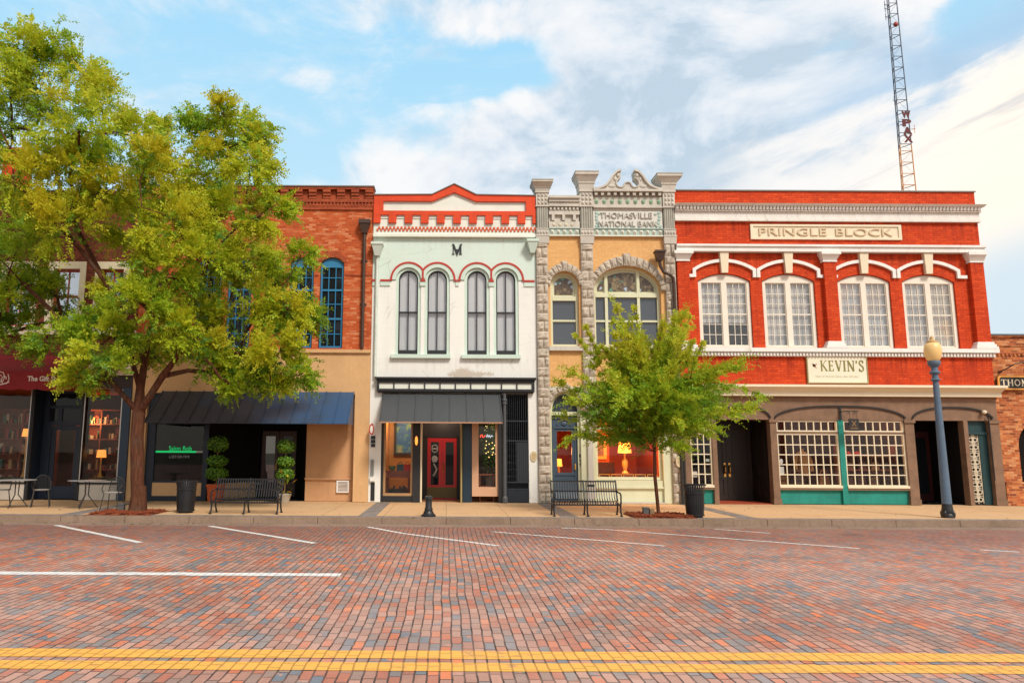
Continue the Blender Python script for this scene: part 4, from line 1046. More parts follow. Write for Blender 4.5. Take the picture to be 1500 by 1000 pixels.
# recessed door
mb = MB(); mb.sheet(rect(-12.66,-11.24,.17,3.5), [rect(-12.4,-11.5,.30,2.42), rect(-12.5,-12.22,2.55,2.95), rect(-12.1,-11.4,2.55,2.95), rect(-12.5,-11.4,3.05,3.42)], .55, .06)
fr = obj('door_frame', mb, m_navy, lb); obj('pane', MB().box(-12.5,-11.4,.585,.59,2.5,3.45), g_black, fr)
dr = obj('door', MB().sheet(rect(-12.39,-11.51,.30,2.41), [rect(-12.25,-11.65,.55,2.28)], .57, .045), m_navy, lb); obj('pane', MB().box(-12.25,-11.65,.59,.595,.55,2.28), glass('door_pane_glass', (.85,.8,.75), refl=.0), dr)
mb = MB(); mb.add([(-12.68,.1,.16),(-12.66,.58,.16),(-12.66,.58,3.5),(-12.68,.1,3.5)],[(0,1,2,3)]); mb.add([(-11.22,.1,.16),(-11.24,.58,.16),(-11.24,.58,3.5),(-11.22,.1,3.5)],[(0,1,2,3)])
obj('entry_side', mb, m_navy, lb)
# shop interior, warm brown
mb = MB(); mb.box(-21,-9.75,3.4,3.5,.16,3.6); mb.box(-21,-9.75,.35,3.4,3.52,3.6); mb.box(-9.97,-9.9,.31,3.4,.16,3.5)
obj('shop_interior', mb, plain('russet_interior', (.22,.065,.022), .9, 0, .1), lb)
mb = MB(); mb.box(-11.0,-10.05,.4,1.1,.62,.80); mb.box(-16,-12.9,.4,1.1,.5,.8)
obj('window_display', mb, plain('display_green_cloth', (.02,.06,.04), .8), lb)
# awning with valance
m_maroon = paint('maroon_canvas', (.26,.018,.020), .8, .2, 3, .1)
mb = MB()
ax0, ax1 = -16.5, -11.0
mb.add([(ax0,-1.2,3.95),(ax1,-1.2,3.95),(ax1,.0,4.55),(ax0,.0,4.55)],[(0,1,2,3)])
pts = [(ax0,3.95),(ax0,3.42)] + [(ax0+(ax1-ax0)*k/22, 3.42-.045*math.sin(k*math.pi/22*11)**2) for k in range(1,22)] + [(ax1,3.42),(ax1,3.95)]
mb.sheet(pts[::-1][::-1], [], -1.21, .012)
mb.add([(ax1,-1.2,3.95),(ax1,-1.2,3.42),(ax1,0,3.42),(ax1,0,4.55)],[(0,1,2,3)]); mb.add([(ax1-.01,-1.2,3.95),(ax1-.01,-1.2,3.42),(ax1-.01,0,3.42),(ax1-.01,0,4.55)],[(0,3,2,1)])
aw = obj('awning', mb, m_maroon, lb)
m_lett = plain('cream_lettering', (.75,.66,.55))
obj('awning_lettering', text_mb('The Gift Shop', -12.28, -11.22, 3.60, 3.80, -1.222, .004, None, .03), m_lett, aw)
mb = MB()
for k in range(5):
    c = (-13.15-.12*k+.2, 3.70+.05*math.sin(k*2))
    ribbon(mb, [(c[0]+(.05+.012*t)*math.cos(t*.9+k), c[1]+(.05+.012*t)*1.3*math.sin(t*.9+k)) for t in range(9)], .022, -1.222-.001*k, .004)
ribbon(mb, [(-13.9,3.56),(-13.5,3.52),(-13.0,3.55),(-12.8,3.62)], .03, -1.23, .004)
obj('awning_emblem', mb, m_lett, aw)
mb = MB(); mb.box(LX0+.1,LX1-.02,.62,14,3.61,9.3); mb.box(LX0,LX1,5,14,.16,3.6)
obj('rear_walls', mb, m_roof, lb)
# ================================================================== GROUND, ROAD, PAVEMENT
g = G('brick_paving')
wob = g.noise(.35, 2)
u = g.y + wob*.05; v = g.x + g.noise(.5, 2)*.07 + g.noise(5, 2)*.022
rw = g.t.nodes.new('ShaderNodeTexWhiteNoise'); rw.noise_dimensions = '1D'; g.t.links.new((v*(1/.096))._m('FLOOR').s, rw.inputs['W'])
u = u + V(g.t, rw.outputs['Value'])*.235
t, f = g.brick(u, v, .235, .096, .0085, 0.0)
nbig = g.noise(.22, 5, .65); nmid = g.noise(1.3, 5, .65); nf = g.noise(45, 4, .65); npatch = g.noise(.55, 4, .6, g.vec(g.x+20.0, g.y*1.3))
col = g.ramp(t+(nmid-.5)*.22+(npatch-.5)*.22, [(0,(.50,.165,.10)),(.16,(.66,.175,.075)),(.24,(.46,.225,.165)),(.43,(.56,.29,.215)),(.56,(.34,.215,.175)),(.67,(.24,.225,.225)),(.78,(.56,.28,.20)),(.90,(.165,.205,.245)),(.965,(.80,.21,.07))], 'CONSTANT')
col = g.mix(nf.step(.32,.72)*.38, col, (.17,.115,.095))
col = g.mix(g.noise(120, 2).step(.55,.8)*.18, col, (.75,.58,.50))
col = g.mix((nbig*.6+nmid*.4).step(.44,.64)*.42, col, (.62,.41,.34))
col = g.mix((nbig*.55+nmid*.45).step(.48,.36)*.40, col, (.20,.125,.105))
# darker wheel tracks along the lanes and old oil drips where cars park
ln = ((g.y+11.0).abs()-.85).abs().step(.55,.05)+((g.y+14.6).abs()-.7).abs().step(.5,.05)
col = g.mix(ln.min(1.0)*(nbig*.8)*.45, col, (.20,.13,.115))
oil = g.noise(.9, 3, .5, g.vec(g.x*1.1, g.y*.8+9.0)); col = g.mix(oil.step(.66,.74)*(g.y+9.2).step(-1.5,.4)*.6, col, (.06,.045,.04))
far = (g.y + nmid*1.8).step(-9.4,-6.2)
col = g.mix(far*.6, col, (.19,.088,.070))
col = g.mix(f*(.62+.38*g.noise(3.1,3).step(.3,.7)), col, (.035,.026,.024))
g.color(col); g.rough(.62,.35); g.bump((1.0-f)*1.0+nf*.45+t*.5, .6, .014)
m_road = g.m
struct('ground', MB().box(-400,400,-400,900,-1.2,-.35), paint('earth', (.10,.09,.06), .9))
struct('road', MB().box(-90,90,-60,-5.72,-.3,0), m_road)
m_conc = paint('kerb_concrete', (.27,.185,.13), .85, .3, 1.2, .35, .85, (.10,.07,.055))
mb = MB()
for i in range(60): mb.frustum(-45+i*1.5+.006,-43.5+i*1.5-.006,-5.12,-4.96,-.2,-45+i*1.5+.006,-43.5+i*1.5-.006,-5.09,-4.96,.152)
struct('kerb', mb, m_conc)
struct('gutter', MB().box(-90,90,-5.72,-5.12,-.3,.006), paint('gutter_concrete', (.28,.19,.145), .85, .3, 1.0, .3, .85, (.11,.075,.06)))
g = G('pavement_concrete')
n1 = g.noise(.5,6,.6); n2 = g.noise(14,4)
col = g.mix((n1*.6+n2*.4).step(.3,.7), (.56,.34,.175), (.66,.43,.24))
jx = ((g.x/1.0*.6667).frac()-.5).abs().step(.490,.497) if False else ((g.x*.6667).frac()-.5).abs().step(.490,.497)
jy = ((g.y*.62+.3).frac()-.5).abs().step(.490,.497)
col = g.mix(jx.max(jy)*.55, col, (.18,.11,.07))
col = g.mix((n1*.7+n2*.3).step(.50,.68)*.5, col, (.33,.22,.14))
n4 = g.noise(2.6,6,.7); col = g.mix(n4.step(.55,.72)*.45, col, (.30,.20,.13)); col = g.mix(g.noise(23,3,.6).step(.66,.74)*.6, col, (.16,.11,.08)); col = g.mix((g.y+n4*.8).step(-4.1,-4.9)*.25, col, (.25,.18,.13))
g.color(col); g.rough(.85,.25); g.bump(n2,.25,.01)
struct('pavement', MB().box(-90,90,-4.958,.36,-.2,.15), g.m)
g = G('grey_pavers'); t, f = g.brick(g.x, g.y, .20, .10, .008)
col = g.mix(f, g.ramp(t, [(0,(.17,.15,.14)),(1,(.30,.26,.235))]), (.08,.07,.06)); g.color(col); g.rough(.85); g.bump(1.0-f,.3,.01)
mb = MB()
for x in (-9.2, -2.1, 2.75, 7.0): mb.box(x, x+.42, -4.70, -.12, .10, .154)
mb.box(-40, 40, -4.955, -4.702, .10, .1545)
struct('paver_band', mb, g.m)
# painted lines; the brick joints show through
def line_material(name, c, wear):
    g = G(name); v = g.x + g.noise(.5,2)*.07 + g.noise(5,2)*.022
    rw = g.t.nodes.new('ShaderNodeTexWhiteNoise'); rw.noise_dimensions = '1D'; g.t.links.new((v*(1/.096))._m('FLOOR').s, rw.inputs['W'])
    t, f = g.brick(g.y + g.noise(.35,2)*.05 + V(g.t, rw.outputs['Value'])*.235, v, .235, .096, .0085, 0.0)
    n = g.noise(7, 5, .65); n2 = g.noise(1.2, 4)
    col = g.mix(t*.22, c, sc(c,.8)); col = g.mix((n*.7+n2*.3).step(.53,.70)*wear, col, (.36,.19,.14)); col = g.mix(f*.62, col, sc(c,.28))
    g.color(col); g.rough(.6,.35); g.bump((1.0-f)+t*.3, .45, .012); return g.m
m_yline = line_material('yellow_road_paint', (.84,.42,.08), .8)
m_wline = line_material('white_road_paint', (.80,.78,.75), .7)
for y0, y1 in ((-16.31,-16.06),(-16.645,-16.415)):
    mb = MB(); 
    for i in range(90): mb.add([(-45+i, y0+random.uniform(-.012,.012), .004),(-44+i, y0+random.uniform(-.012,.012), .004),(-44+i, y1+random.uniform(-.012,.012), .004),(-45+i, y1+random.uniform(-.012,.012), .004)],[(0,1,2,3)])
    struct('yellow_road_line', mb, m_yline)
def white_line(pts, w):
    mb = MB()
    for i in range(len(pts)-1):
        a, b = Vector(pts[i]), Vector(pts[i+1]); n = int((b-a).length/.35)+1; d = (b-a).normalized(); q = Vector((-d.y, d.x))*w/2
        for k in range(n):
            p0, p1 = a.lerp(b,k/n), a.lerp(b,(k+1)/n); j = [random.uniform(.85,1.12) for _ in range(2)]
            mb.add([(*(p0-q*j[0]),.004),(*(p1-q*j[0]),.004),(*(p1+q*j[1]),.004),(*(p0+q*j[1]),.004)],[(0,1,2,3)])
    struct('white_road_line', mb, m_wline)
white_line([(-8.75,-5.75),(-5.62,-8.76)], .13); white_line([(-5.30,-5.75),(-2.42,-8.72)], .13)
white_line([(-1.75,-5.75),(-.9,-7.0),(.95,-8.95)], .10); white_line([(1.0,-6.6),(4.0,-8.83)], .09)
white_line([(2.6,-5.76),(3.5,-6.0),(7.45,-9.05)], .09); white_line([(6.0,-5.8),(6.9,-6.6)], .08); white_line([(9.55,-9.15),(10.05,-9.42)], .10)
white_line([(-22,-12.25),(-1.45,-12.18)], .24)

# ================================================================== STREET FURNITURE
# lamp post
lx, ly = 12.26, -4.3
lp = thing('street_lamp', 'blue grey lamp post with amber globe at the kerb in front of the red block', 'street lamp', (lx, ly, .15))
m_post = paint('blue_grey_post_paint', (.105,.155,.22), .45, .2, 6, .1, .2, (.06,.07,.09))
obj('pole', MB().lathe(lx,ly,[(.112,.36),(.106,.8),(.093,1.8),(.080,2.8),(.066,3.52)],16), m_post, lp, True)
mb = MB(); mb.lathe(lx,ly,[(.145,.15),(.15,.22),(.128,.25),(.14,.30),(.125,.36),(.115,.46),(.108,.50)],16)
for k in range(4):
    a = k*math.pi/2+.6; mb.ball((lx+.13*math.cos(a), ly+.13*math.sin(a), .24), (.04,.04,.09), 8)
obj('base', mb, m_black, lp, True)
obj('neck', MB().lathe(lx,ly,[(.10,3.50),(.115,3.53),(.075,3.56),(.07,3.66),(.12,3.69),(.125,3.72),(.08,3.75),(.075,3.84),(.135,3.90),(.15,3.96),(.14,4.0)],16), m_post, lp, True)
g = G('amber_globe'); g.b.inputs['Base Color'].default_value = (.72,.46,.17,1); g.rough(.35,.5); g.emit((.9,.60,.25), .16)
obj('globe', MB().lathe(lx,ly,[(.11,4.0),(.16,4.06),(.19,4.18),(.20,4.28),(.185,4.38),(.15,4.44),(.11,4.47)],20), g.m, lp, True)
obj('finial', MB().lathe(lx,ly,[(.125,4.465),(.12,4.50),(.06,4.53),(.04,4.57),(.045,4.60),(.01,4.64)],14), m_post if False else paint('amber_finial', (.55,.34,.13), .5), lp, True)

# litter bins
def make_bin(x, y, label):
    t = thing('litter_bin', label, 'litter bin', (x, y, .15), 'slatted black litter bins on the pavement')
    mb = MB(); n = 30
    for k in range(n):
        a = 2*math.pi*k/n; c, s = math.cos(a), math.sin(a); c2, s2 = math.cos(a+.15), math.sin(a+.15)
        prof = [(.205,.19),(.225,.45),(.23,.76),(.25,.86),(.275,.92)]
        for i in range(len(prof)-1):
            r0, z0 = prof[i]; r1, z1 = prof[i+1]
            mb.add([(x+r0*c,y+r0*s,z0),(x+r0*c2,y+r0*s2,z0),(x+r1*c2,y+r1*s2,z1),(x+r1*c,y+r1*s,z1)],[(0,1,2,3)])
    obj('slats', mb, m_black, t)
    mb = MB()
    for r, z in ((.275,.92),(.235,.72),(.21,.21)): mb.tube([(x+r*math.cos(a*math.pi/12), y+r*math.sin(a*math.pi/12), z) for a in range(25)], .014, 6, False)
    obj('hoop', mb, m_black, t)
    obj('liner', MB().lathe(x,y,[(.19,.20),(.205,.74),(.195,.75),(.18,.3)],20), m_blackp, t, True)
    obj('foot', MB().lathe(x,y,[(.17,.15),(.18,.19),(.1,.2)],14), m_blackp, t)
    return t
b1 = make_bin(-6.46, -4.05, 'black slatted litter bin in front of the salon window')
dup(b1, (6.0, -4.55, .15), 'black slatted litter bin beside the small street tree')

# benches
def make_bench(x, y, L, label):
    t = thing('bench', label, 'bench', (x, y, .15), 'black slatted steel benches on the pavement')
    z0 = .15; n = int(L/.062); mb = MB()
    prof = [(.30,.90),(.29,.93),(.27,.90),(.20,.66),(.13,.50),(.05,.44),(-.12,.45),(-.24,.44),(-.275,.41),(-.27,.36)]
    for k in range(n+1):
        u = x - L/2 + L*k/n
        for i in range(len(prof)-1):
            (a, h), (b, q) = prof[i], prof[i+1]
            mb.add([(u-.012,y+a,z0+h-.1),(u+.012,y+a,z0+h-.1),(u+.012,y+b,z0+q-.1),(u-.012,y+b,z0+q-.1)],[(0,1,2,3)])
    obj('slats', mb, m_black, t)
    mb = MB()
    for a, h in ((.285,.815),(.205,.575),(.03,.335),(-.265,.275)): mb.tube([(x-L/2,y+a,z0+h),(x+L/2,y+a,z0+h)], .018, 6)
    obj('rail', mb, m_black, t)
    for u in (x-L/2, x, x+L/2):
        mb = MB()
        mb.tube([(u,y+.29,z0+.84),(u,y+.20,z0+.56),(u,y+.14,z0+.40),(u,y+.10,z0+.28),(u,y+.13,z0+.14),(u,y+.22,z0+.02)], .022, 6)
        mb.tube([(u,y-.25,z0+.31),(u,y-.17,z0+.27),(u,y-.02,z0+.26),(u,y+.10,z0+.28)], .022, 6)
        mb.tube([(u,y-.25,z0+.31),(u,y-.20,z0+.22),(u,y-.22,z0+.10),(u,y-.29,z0+.02)], .022, 6)
        mb.box(u-.03,u+.03,y-.32,y-.25,z0,z0+.025); mb.box(u-.03,u+.03,y+.19,y+.26,z0,z0+.025)
        obj('leg', mb, m_black, t)
    for u in (x-L/2, x+L/2): obj('armrest', MB().tube([(u,y+.22,z0+.60),(u,y+.02,z0+.56),(u,y-.20,z0+.55),(u,y-.27,z0+.50),(u,y-.26,z0+.32)], .02, 6), m_black, t)
    obj('name_plate', MB().box(x+.10,x+.28,y+.235,y+.25,z0+.68,z0+.74), m_black, t)
    return t
n1_ = make_bench(-4.93, -4.1, 1.62, 'black slatted steel bench in front of the topiary trees')
dup(n1_, (3.42, -4.25, .15), 'black slatted steel bench in front of the blue grey door')

# topiary trees in pots
def leaf_cloud(mb, c, r, n, s):
    for _ in range(n):
        d = Vector((random.gauss(0,1), random.gauss(0,1), random.gauss(0,1))).normalized()
        k = random.uniform(.72,1.0)
        p = Vector((c[0]+d.x*r[0]*k, c[1]+d.y*r[1]*k, c[2]+d.z*r[2]*k))
        a = d.cross(Vector((random.uniform(-1,1),random.uniform(-1,1),random.uniform(-1,1)))).normalized(); b = (d.cross(a)+d*random.uniform(.2,.9)).normalized()
        q = s*random.uniform(.7,1.3)
        mb.add([p, p+a*q*.45+b*q*.5, p+b*q, p-a*q*.45+b*q*.5], [(0,1,2,3)])
def leaf_material(name, cols, trans=.35, attr=None, rough=.5):
    g = G(name); t = g.t
    oi = t.nodes.new('ShaderNodeAttribute'); oi.attribute_name = attr or 'tint'
    f = V(t, oi.outputs['Fac'])
    n = g.noise(1.4, 3)
    col = g.ramp(f+(n-.5)*.22, cols)
    g.color(col); g.rough(rough, .3)
    tr = t.nodes.new('ShaderNodeBsdfTranslucent'); t.links.new(g.mix(.4, col, (.5,.5,.03)), tr.inputs['Color'])
    mx = t.nodes.new('ShaderNodeMixShader'); mx.inputs[0].default_value = trans
    t.links.new(g.b.outputs[0], mx.inputs[1]); t.links.new(tr.outputs[0], mx.inputs[2]); t.links.new(mx.outputs[0], g.out.inputs[0])
    return g.m
def add_tint(o, vals):
    a = o.data.attributes.new('tint', 'FLOAT', 'POINT'); a.data.foreach_set('value', np.asarray(vals, dtype=np.float32))
m_topi = leaf_material('clipped_box_leaves', [(0,(.025,.08,.010)),(.5,(.11,.26,.022)),(1,(.30,.46,.04))], .2)
m_terra = paint('terracotta', (.52,.10,.025), .75, .15, 6, .15)
m_palepot = paint('pale_stone_pot', (.42,.36,.28), .8, .15, 6, .2)
m_twig = plain('topiary_stem', (.22,.13,.06), .8)
def topiary(x, y, label, potm, tiers, wild=False):
    t = thing('topiary_tree', label, 'topiary', (x,y,.15), 'tiered topiary trees at the salon entrance')
    if potm is m_terra:
        p = obj('pot', MB().frustum(x-.17,x+.17,y-.17,y+.17,.16,x-.21,x+.21,y-.21,y+.21,.60).box(x-.23,x+.23,y-.23,y+.23,.602,.66), potm, t)
        obj('pot_medallion', MB().lathe(x,y-.20,[(.0,.40),(.001,.40)],3) if False else MB().ball((x-.0,y-.195,.40),(.06,.03,.06),10), potm, p)
    else: obj('pot', MB().lathe(x,y,[(.14,.155),(.19,.36),(.21,.40),(.19,.42),(.15,.40)],16), potm, t, True)
    obj('stem', MB().tube([(x,y,.4),(x+.01,y,1.0),(x-.005,y,tiers[-1][0])], .018, 8), m_twig, t)
    for z, r, h in tiers:
        core = MB().ball((x,y,z), (r*.8,r*.8,h*.78), 12); leaf = MB(); leaf.add(core.v, core.f); nc = len(core.v)
        leaf_cloud(leaf, (x,y,z), (r,r,h), 900, .05)
        o = obj('foliage', leaf, m_topi, t)
        add_tint(o, [.0]*nc + [q for k in range((len(leaf.v)-nc)//4) for q in [random.uniform(.1,.9)]*4])
    if wild:
        leaf = MB()
        for k in range(60):
            a = random.uniform(0,6.28); z = random.uniform(.42,1.15); r = random.uniform(.08,.30)
            p = Vector((x+r*math.cos(a), y+r*math.sin(a), z)); d = Vector((math.cos(a)*.6, math.sin(a)*.6, random.uniform(-.5,.9))).normalized(); s = d.cross(Vector((0,0,1))).normalized()*.035; L_ = random.uniform(.12,.24)
            leaf.add([p, p+d*L_*.5+s, p+d*L_, p+d*L_*.5-s],[(0,1,2,3)])
        o = obj('underplanting', leaf, leaf_material('croton_leaves', [(0,(.06,.14,.02)),(.5,(.25,.32,.03)),(.8,(.60,.45,.03)),(1,(.60,.14,.02))], .25), t)
        add_tint(o, [q for k in range(60) for q in [random.random()]*4])
topiary(-6.98, .0, 'three ball topiary in an orange terracotta pot behind the bench', m_terra, [(.98,.36,.20),(1.36,.33,.17),(1.86,.33,.24)])
topiary(-4.78, -.55, 'three ball topiary with yellow leaved underplanting in front of the salon door', m_palepot, [(.98,.26,.20),(1.34,.26,.17),(1.80,.28,.20)], True)

# cafe table and chairs by the gift shop
m_iron = plain('bronze_iron', (.045,.04,.036), .5)
def cafe_chair(x, y, label, rz=0):
    t = thing('cafe_chair', label, 'chair', (x,y,.15), 'iron cafe chairs outside the gift shop')
    z = .15
    obj('seat', MB().lathe(x,y,[(.19,z+.44),(.21,z+.46),(.19,z+.47)],16), plain('pale_seat_cushion', (.40,.38,.36), .7), t)
    for sx in (-1,1):
        for sy in (-1,1): obj('leg', MB().tube([(x+sx*.17,y+sy*.15,z+.45),(x+sx*.22,y+sy*.22,z+.0)], .013, 6), m_iron, t)
    mb = MB(); pts = [(x-.20,y+.17,z+.45)] + [(x-.19*math.cos(a*math.pi/10), y+.20, z+.62+.22*math.sin(a*math.pi/10)) for a in range(11)] + [(x+.20,y+.17,z+.45)]
    mb.tube(pts, .014, 6)
    for k in range(-5,6): mb.tube([(x+k*.033,y+.185,z+.47),(x+k*.031,y+.20,z+.62+.22*math.sqrt(max(0,1-(k*.031/.19)**2)))], .005, 4)
    for k in range(5): mb.tube([(x-.17,y+.19,z+.52+k*.06),(x+.17,y+.19,z+.52+k*.06)], .004, 4)
    obj('backrest', mb, m_iron, t)
    for sx in (-1,1): obj('armrest', MB().tube([(x+sx*.20,y+.18,z+.66),(x+sx*.24,y-.05,z+.66),(x+sx*.22,y-.18,z+.55),(x+sx*.19,y-.15,z+.45)], .013, 6), m_iron, t)
    return t
c1 = cafe_chair(-8.45, -3.65, 'iron cafe chair with pale cushion beside the big tree trunk')
dup(c1, (-11.9, -2.6, .15), 'iron cafe chair at the far left, left of the shop door', R(-60))
dup(c1, (-10.9, -2.5, .15), 'iron cafe chair between the two cafe tables', R(25))
def cafe_table(x, y, label):
    t = thing('cafe_table', label, 'table', (x,y,.15), 'iron cafe tables outside the gift shop')
    obj('table_top', MB().lathe(x,y,[(.46,.865),(.47,.875),(.46,.885)],28), plain('grey_table_top', (.32,.31,.30), .4), t)
    for k in range(3):
        a = k*2.094+.5; obj('leg', MB().tube([(x+.06*math.cos(a),y+.06*math.sin(a),.86),(x+.05*math.cos(a),y+.05*math.sin(a),.5),(x+.30*math.cos(a),y+.30*math.sin(a),.17)], .016, 6), m_iron, t)
    return t
t1 = cafe_table(-9.45, -3.0, 'round iron cafe table beside the chair by the big tree')
dup(t1, (-11.35, -2.9, .15), 'round iron cafe table at the far left outside the gift shop')

# low tree lights and stumps
for x, y, lab in ((-8.02,-4.05,'small grey floodlight at the foot of the big tree'), (4.86,-4.38,'small grey floodlight in the mulch of the small tree')):
    t = thing('floodlight', lab, 'floodlight', (x,y,.15), 'floodlights at the tree pits')
    obj('housing', MB().frustum(x-.07,x+.05,y-.07,y+.05,.20,x-.075,x+.06,y-.08,y+.06,.34).box(x-.08,x+.065,y-.09,y+.07,.342,.37), plain('grey_housing', (.10,.10,.10)), t)
    obj('stake', MB().tube([(x,y,.12),(x,y,.21)], .02, 6), m_black, t)
    obj('junction_box', MB().box(x+.09,x+.19,y-.05,y+.06,.13,.33), paint('tan_box', (.25,.17,.09)), t)
bx_, by_ = -.42, -4.75
bo = thing('bollard', 'short black cast iron post base at the kerb in front of the red door', 'bollard', (bx_,by_,.15))
obj('base', MB().lathe(bx_,by_,[(.17,.15),(.175,.19),(.13,.22),(.11,.28)],14), m_black, bo, True)
obj('shaft', MB().lathe(bx_,by_,[(.095,.28),(.10,.33),(.08,.37),(.075,.54),(.10,.56),(.095,.61),(.04,.64)],14), m_black, bo, True)

# mulch
def mulch(x0, x1, y0, y1, label):
    nx, ny = 60, 44; mb = MB(); vs = []
    for j in range(ny+1):
        for i in range(nx+1):
            u, w = i/nx, j/ny; e = min(u,1-u,w,1-w)*8
            vs.append((x0+(x1-x0)*u, y0+(y1-y0)*w, .157+min(1,e)*(.035+random.uniform(-.022,.03))))
    mb.add(vs, [(j*(nx+1)+i, j*(nx+1)+i+1, (j+1)*(nx+1)+i+1, (j+1)*(nx+1)+i) for j in range(ny) for i in range(nx)])
    for _ in range(500):
        x, y = random.uniform(x0+.02,x1-.02), random.uniform(y0+.02,y1-.02); a = random.uniform(0,3.14); l = random.uniform(.03,.08)
        d = Vector((math.cos(a)*l, math.sin(a)*l, random.uniform(-.01,.03))); s = Vector((-math.sin(a)*.012, math.cos(a)*.012, 0)); p = Vector((x,y,.20))
        mb.add([p-d-s,p+d-s,p+d+s,p-d+s],[(0,1,2,3)])
    g = G('red_mulch'); n = g.noise(30,4,.7); g.color(g.ramp(n, [(.3,(.06,.018,.010)),(.55,(.24,.058,.026)),(.8,(.38,.11,.05))])); g.rough(.9,.1)
    o = obj('mulch', mb, g.m); o['kind'] = 'stuff'; o['label'] = label; o['category'] = 'mulch'
mulch(-8.55,-7.0,-4.94,-3.55,'red bark mulch around the trunk of the big tree'); mulch(4.45,5.95,-4.94,-3.7,'red bark mulch around the trunk of the small tree')

mb = MB()
for _ in range(520):
    x = random.uniform(-12,17); y = random.choice([random.uniform(-5.6,-5.15), random.gauss(-5.5,.5), random.uniform(-4.9,-.5)])
    if random.random() < .5: x = random.choice([-7.7,5.2])+random.gauss(0,2.2)
    zz = .158 if y > -5.0 else (.162 if y > -5.12 else (.012 if y > -5.72 else .008))
    if -8.7 < x < -6.9 or 4.4 < x < 6.0: zz += .05 if -4.95 < y < -3.5 else 0
    a = random.uniform(0,6.28); l = random.uniform(.02,.045); c, s_ = math.cos(a)*l, math.sin(a)*l; h = random.uniform(.002,.012)
    mb.add([(x-c,y-s_,zz),(x+s_*.5,y-c*.5,zz+h),(x+c,y+s_,zz+.002),(x-s_*.5,y+c*.5,zz+h*.4)],[(0,1,2,3)])
g = G('dry_leaves'); n = g.noise(2.5,2); g.color(g.ramp(n,[(.35,(.10,.05,.015)),(.5,(.22,.15,.03)),(.65,(.12,.13,.02))])); g.rough(.7)
o = obj('fallen_leaves', mb, g.m); o['kind'] = 'stuff'; o['label'] = 'small dry leaves scattered along the kerb and pavement'; o['category'] = 'leaves'

# ================================================================== SIGNS
k = thing('shop_sign', 'cream rectangular shop sign with olive serif letters on the red block', 'sign', (12.07,-.03,3.84))
obj('board', MB().box(11.16,12.98,-.075,-.022,3.84,4.645), paint('sign_cream', (.78,.72,.56), .5, .05), k)
m_olive = plain('olive_letters', (.21,.20,.04), .5)
fr = MB().sheet(rect(11.13,13.01,3.81,4.675), [rect(11.165,12.975,3.845,4.64)], -.085, .06); obj('frame', fr, plain('olive_frame', (.30,.24,.10), .5), k)
obj('sign_lettering', serif_mb("KEVIN'S", 11.55, 12.90, 4.20, 4.53, -.078, .006, .12), m_olive, k)
obj('small_lettering', text_mb('FINE OUTDOOR GEAR AND APPAREL', 11.38, 12.72, 4.00, 4.055, -.078, .004), plain('faint_letters', (.50,.44,.30)), k)
mb = MB()
for x, z, a, l in ((11.36,4.37,.5,.13),(11.36,4.37,-.9,.13),(11.36,4.37,2.4,.11),(11.34,4.36,1.5,.08)):
    d = Vector((math.cos(a),math.sin(a)))*l; n = Vector((-d.y,d.x))*.28
    mb.add([(x-d.x*.5,-.079,z-d.y*.5),(x+n.x,-.079,z+n.y),(x+d.x,-.079,z+d.y),(x-n.x,-.079,z-n.y)],[(0,3,2,1)])
obj('emblem', mb, plain('russet_emblem', (.42,.22,.14)), k)
h = thing('hanging_sign', 'small dark hanging sign on a scroll bracket above the teal post', 'sign', (12.16,-.3,2.36))
obj('board', MB().box(12.12,12.42,-.42,-.39,2.36,2.72), m_blackp, h)
mb = MB(); ribbon(mb, [(12.21,2.66),(12.33,2.50)], .03, -.424, .004); ribbon(mb, [(12.21,2.50),(12.33,2.66)], .03, -.426, .004); obj('emblem', mb, plain('dim_gold', (.22,.12,.05)), h)
obj('lettering', text_mb("KEVIN'S", 12.16,12.38,2.41,2.465,-.424,.004), plain('dim_gold_letters', (.35,.20,.07)), h)
mb = MB(); mb.tube([(12.08,-.05,2.95),(12.08,-.45,2.95)],.014,6); mb.tube([(12.10,-.41,2.95),(12.44,-.41,2.95)],.012,6); mb.box(12.05,12.11,-.06,-.045,2.7,3.1)
mb.tube([(12.12+.05*math.cos(t*.6)*(1-t*.05),-.41,2.89+.05*math.sin(t*.6)*(1-t*.05)) for t in range(12)],.008,5); mb.tube([(12.3+.05*math.cos(t*.6)*(1-t*.05),-.41,2.90+.04*math.sin(t*.6)) for t in range(12)],.008,5)
mb.tube([(12.16,-.405,2.95),(12.16,-.405,2.72)],.006,4); mb.tube([(12.38,-.405,2.95),(12.38,-.405,2.72)],.006,4)
obj('bracket', mb, m_black, h)
s = thing('wall_sign', 'black sign with cream serif letters and gold border on the low brick building', 'sign', (17.9,-.05,3.69))
def rrect(x0,x1,z0,z1,r):
    q = []
    for cx,cz,a in ((x1-r,z1-r,0),(x0+r,z1-r,1),(x0+r,z0+r,2),(x1-r,z0+r,3)):
        q += [(cx+r*math.cos(a*math.pi/2+t*math.pi/10), cz+r*math.sin(a*math.pi/2+t*math.pi/10)) for t in range(6)]
    return q
obj('board', MB().sheet(rrect(17.0,19.4,3.67,4.06,.08), [], -.09, .10), m_blackp, s)
obj('frame', MB().sheet(rrect(16.98,19.42,3.65,4.08,.09), [rrect(17.025,19.375,3.695,4.035,.07)], -.11, .05), plain('gold_border', (.70,.32,.06), .5), s)
obj('sign_lettering', serif_mb('THOM', 17.08, 17.93, 3.77, 3.965, -.096, .006, .08), m_ivory, s)
w = thing('gooseneck_lamp', 'black gooseneck lamp on the brick wall above the black sign', 'lamp', (17.4,0,4.3))
obj('arm', MB().tube([(17.15,.0,4.22),(17.16,-.2,4.26),(17.3,-.4,4.40),(17.5,-.45,4.46),(17.70,-.45,4.42)],.018,6).lathe(17.15,.0,[(.05,4.2),(.05,4.24)],8), m_black, w)
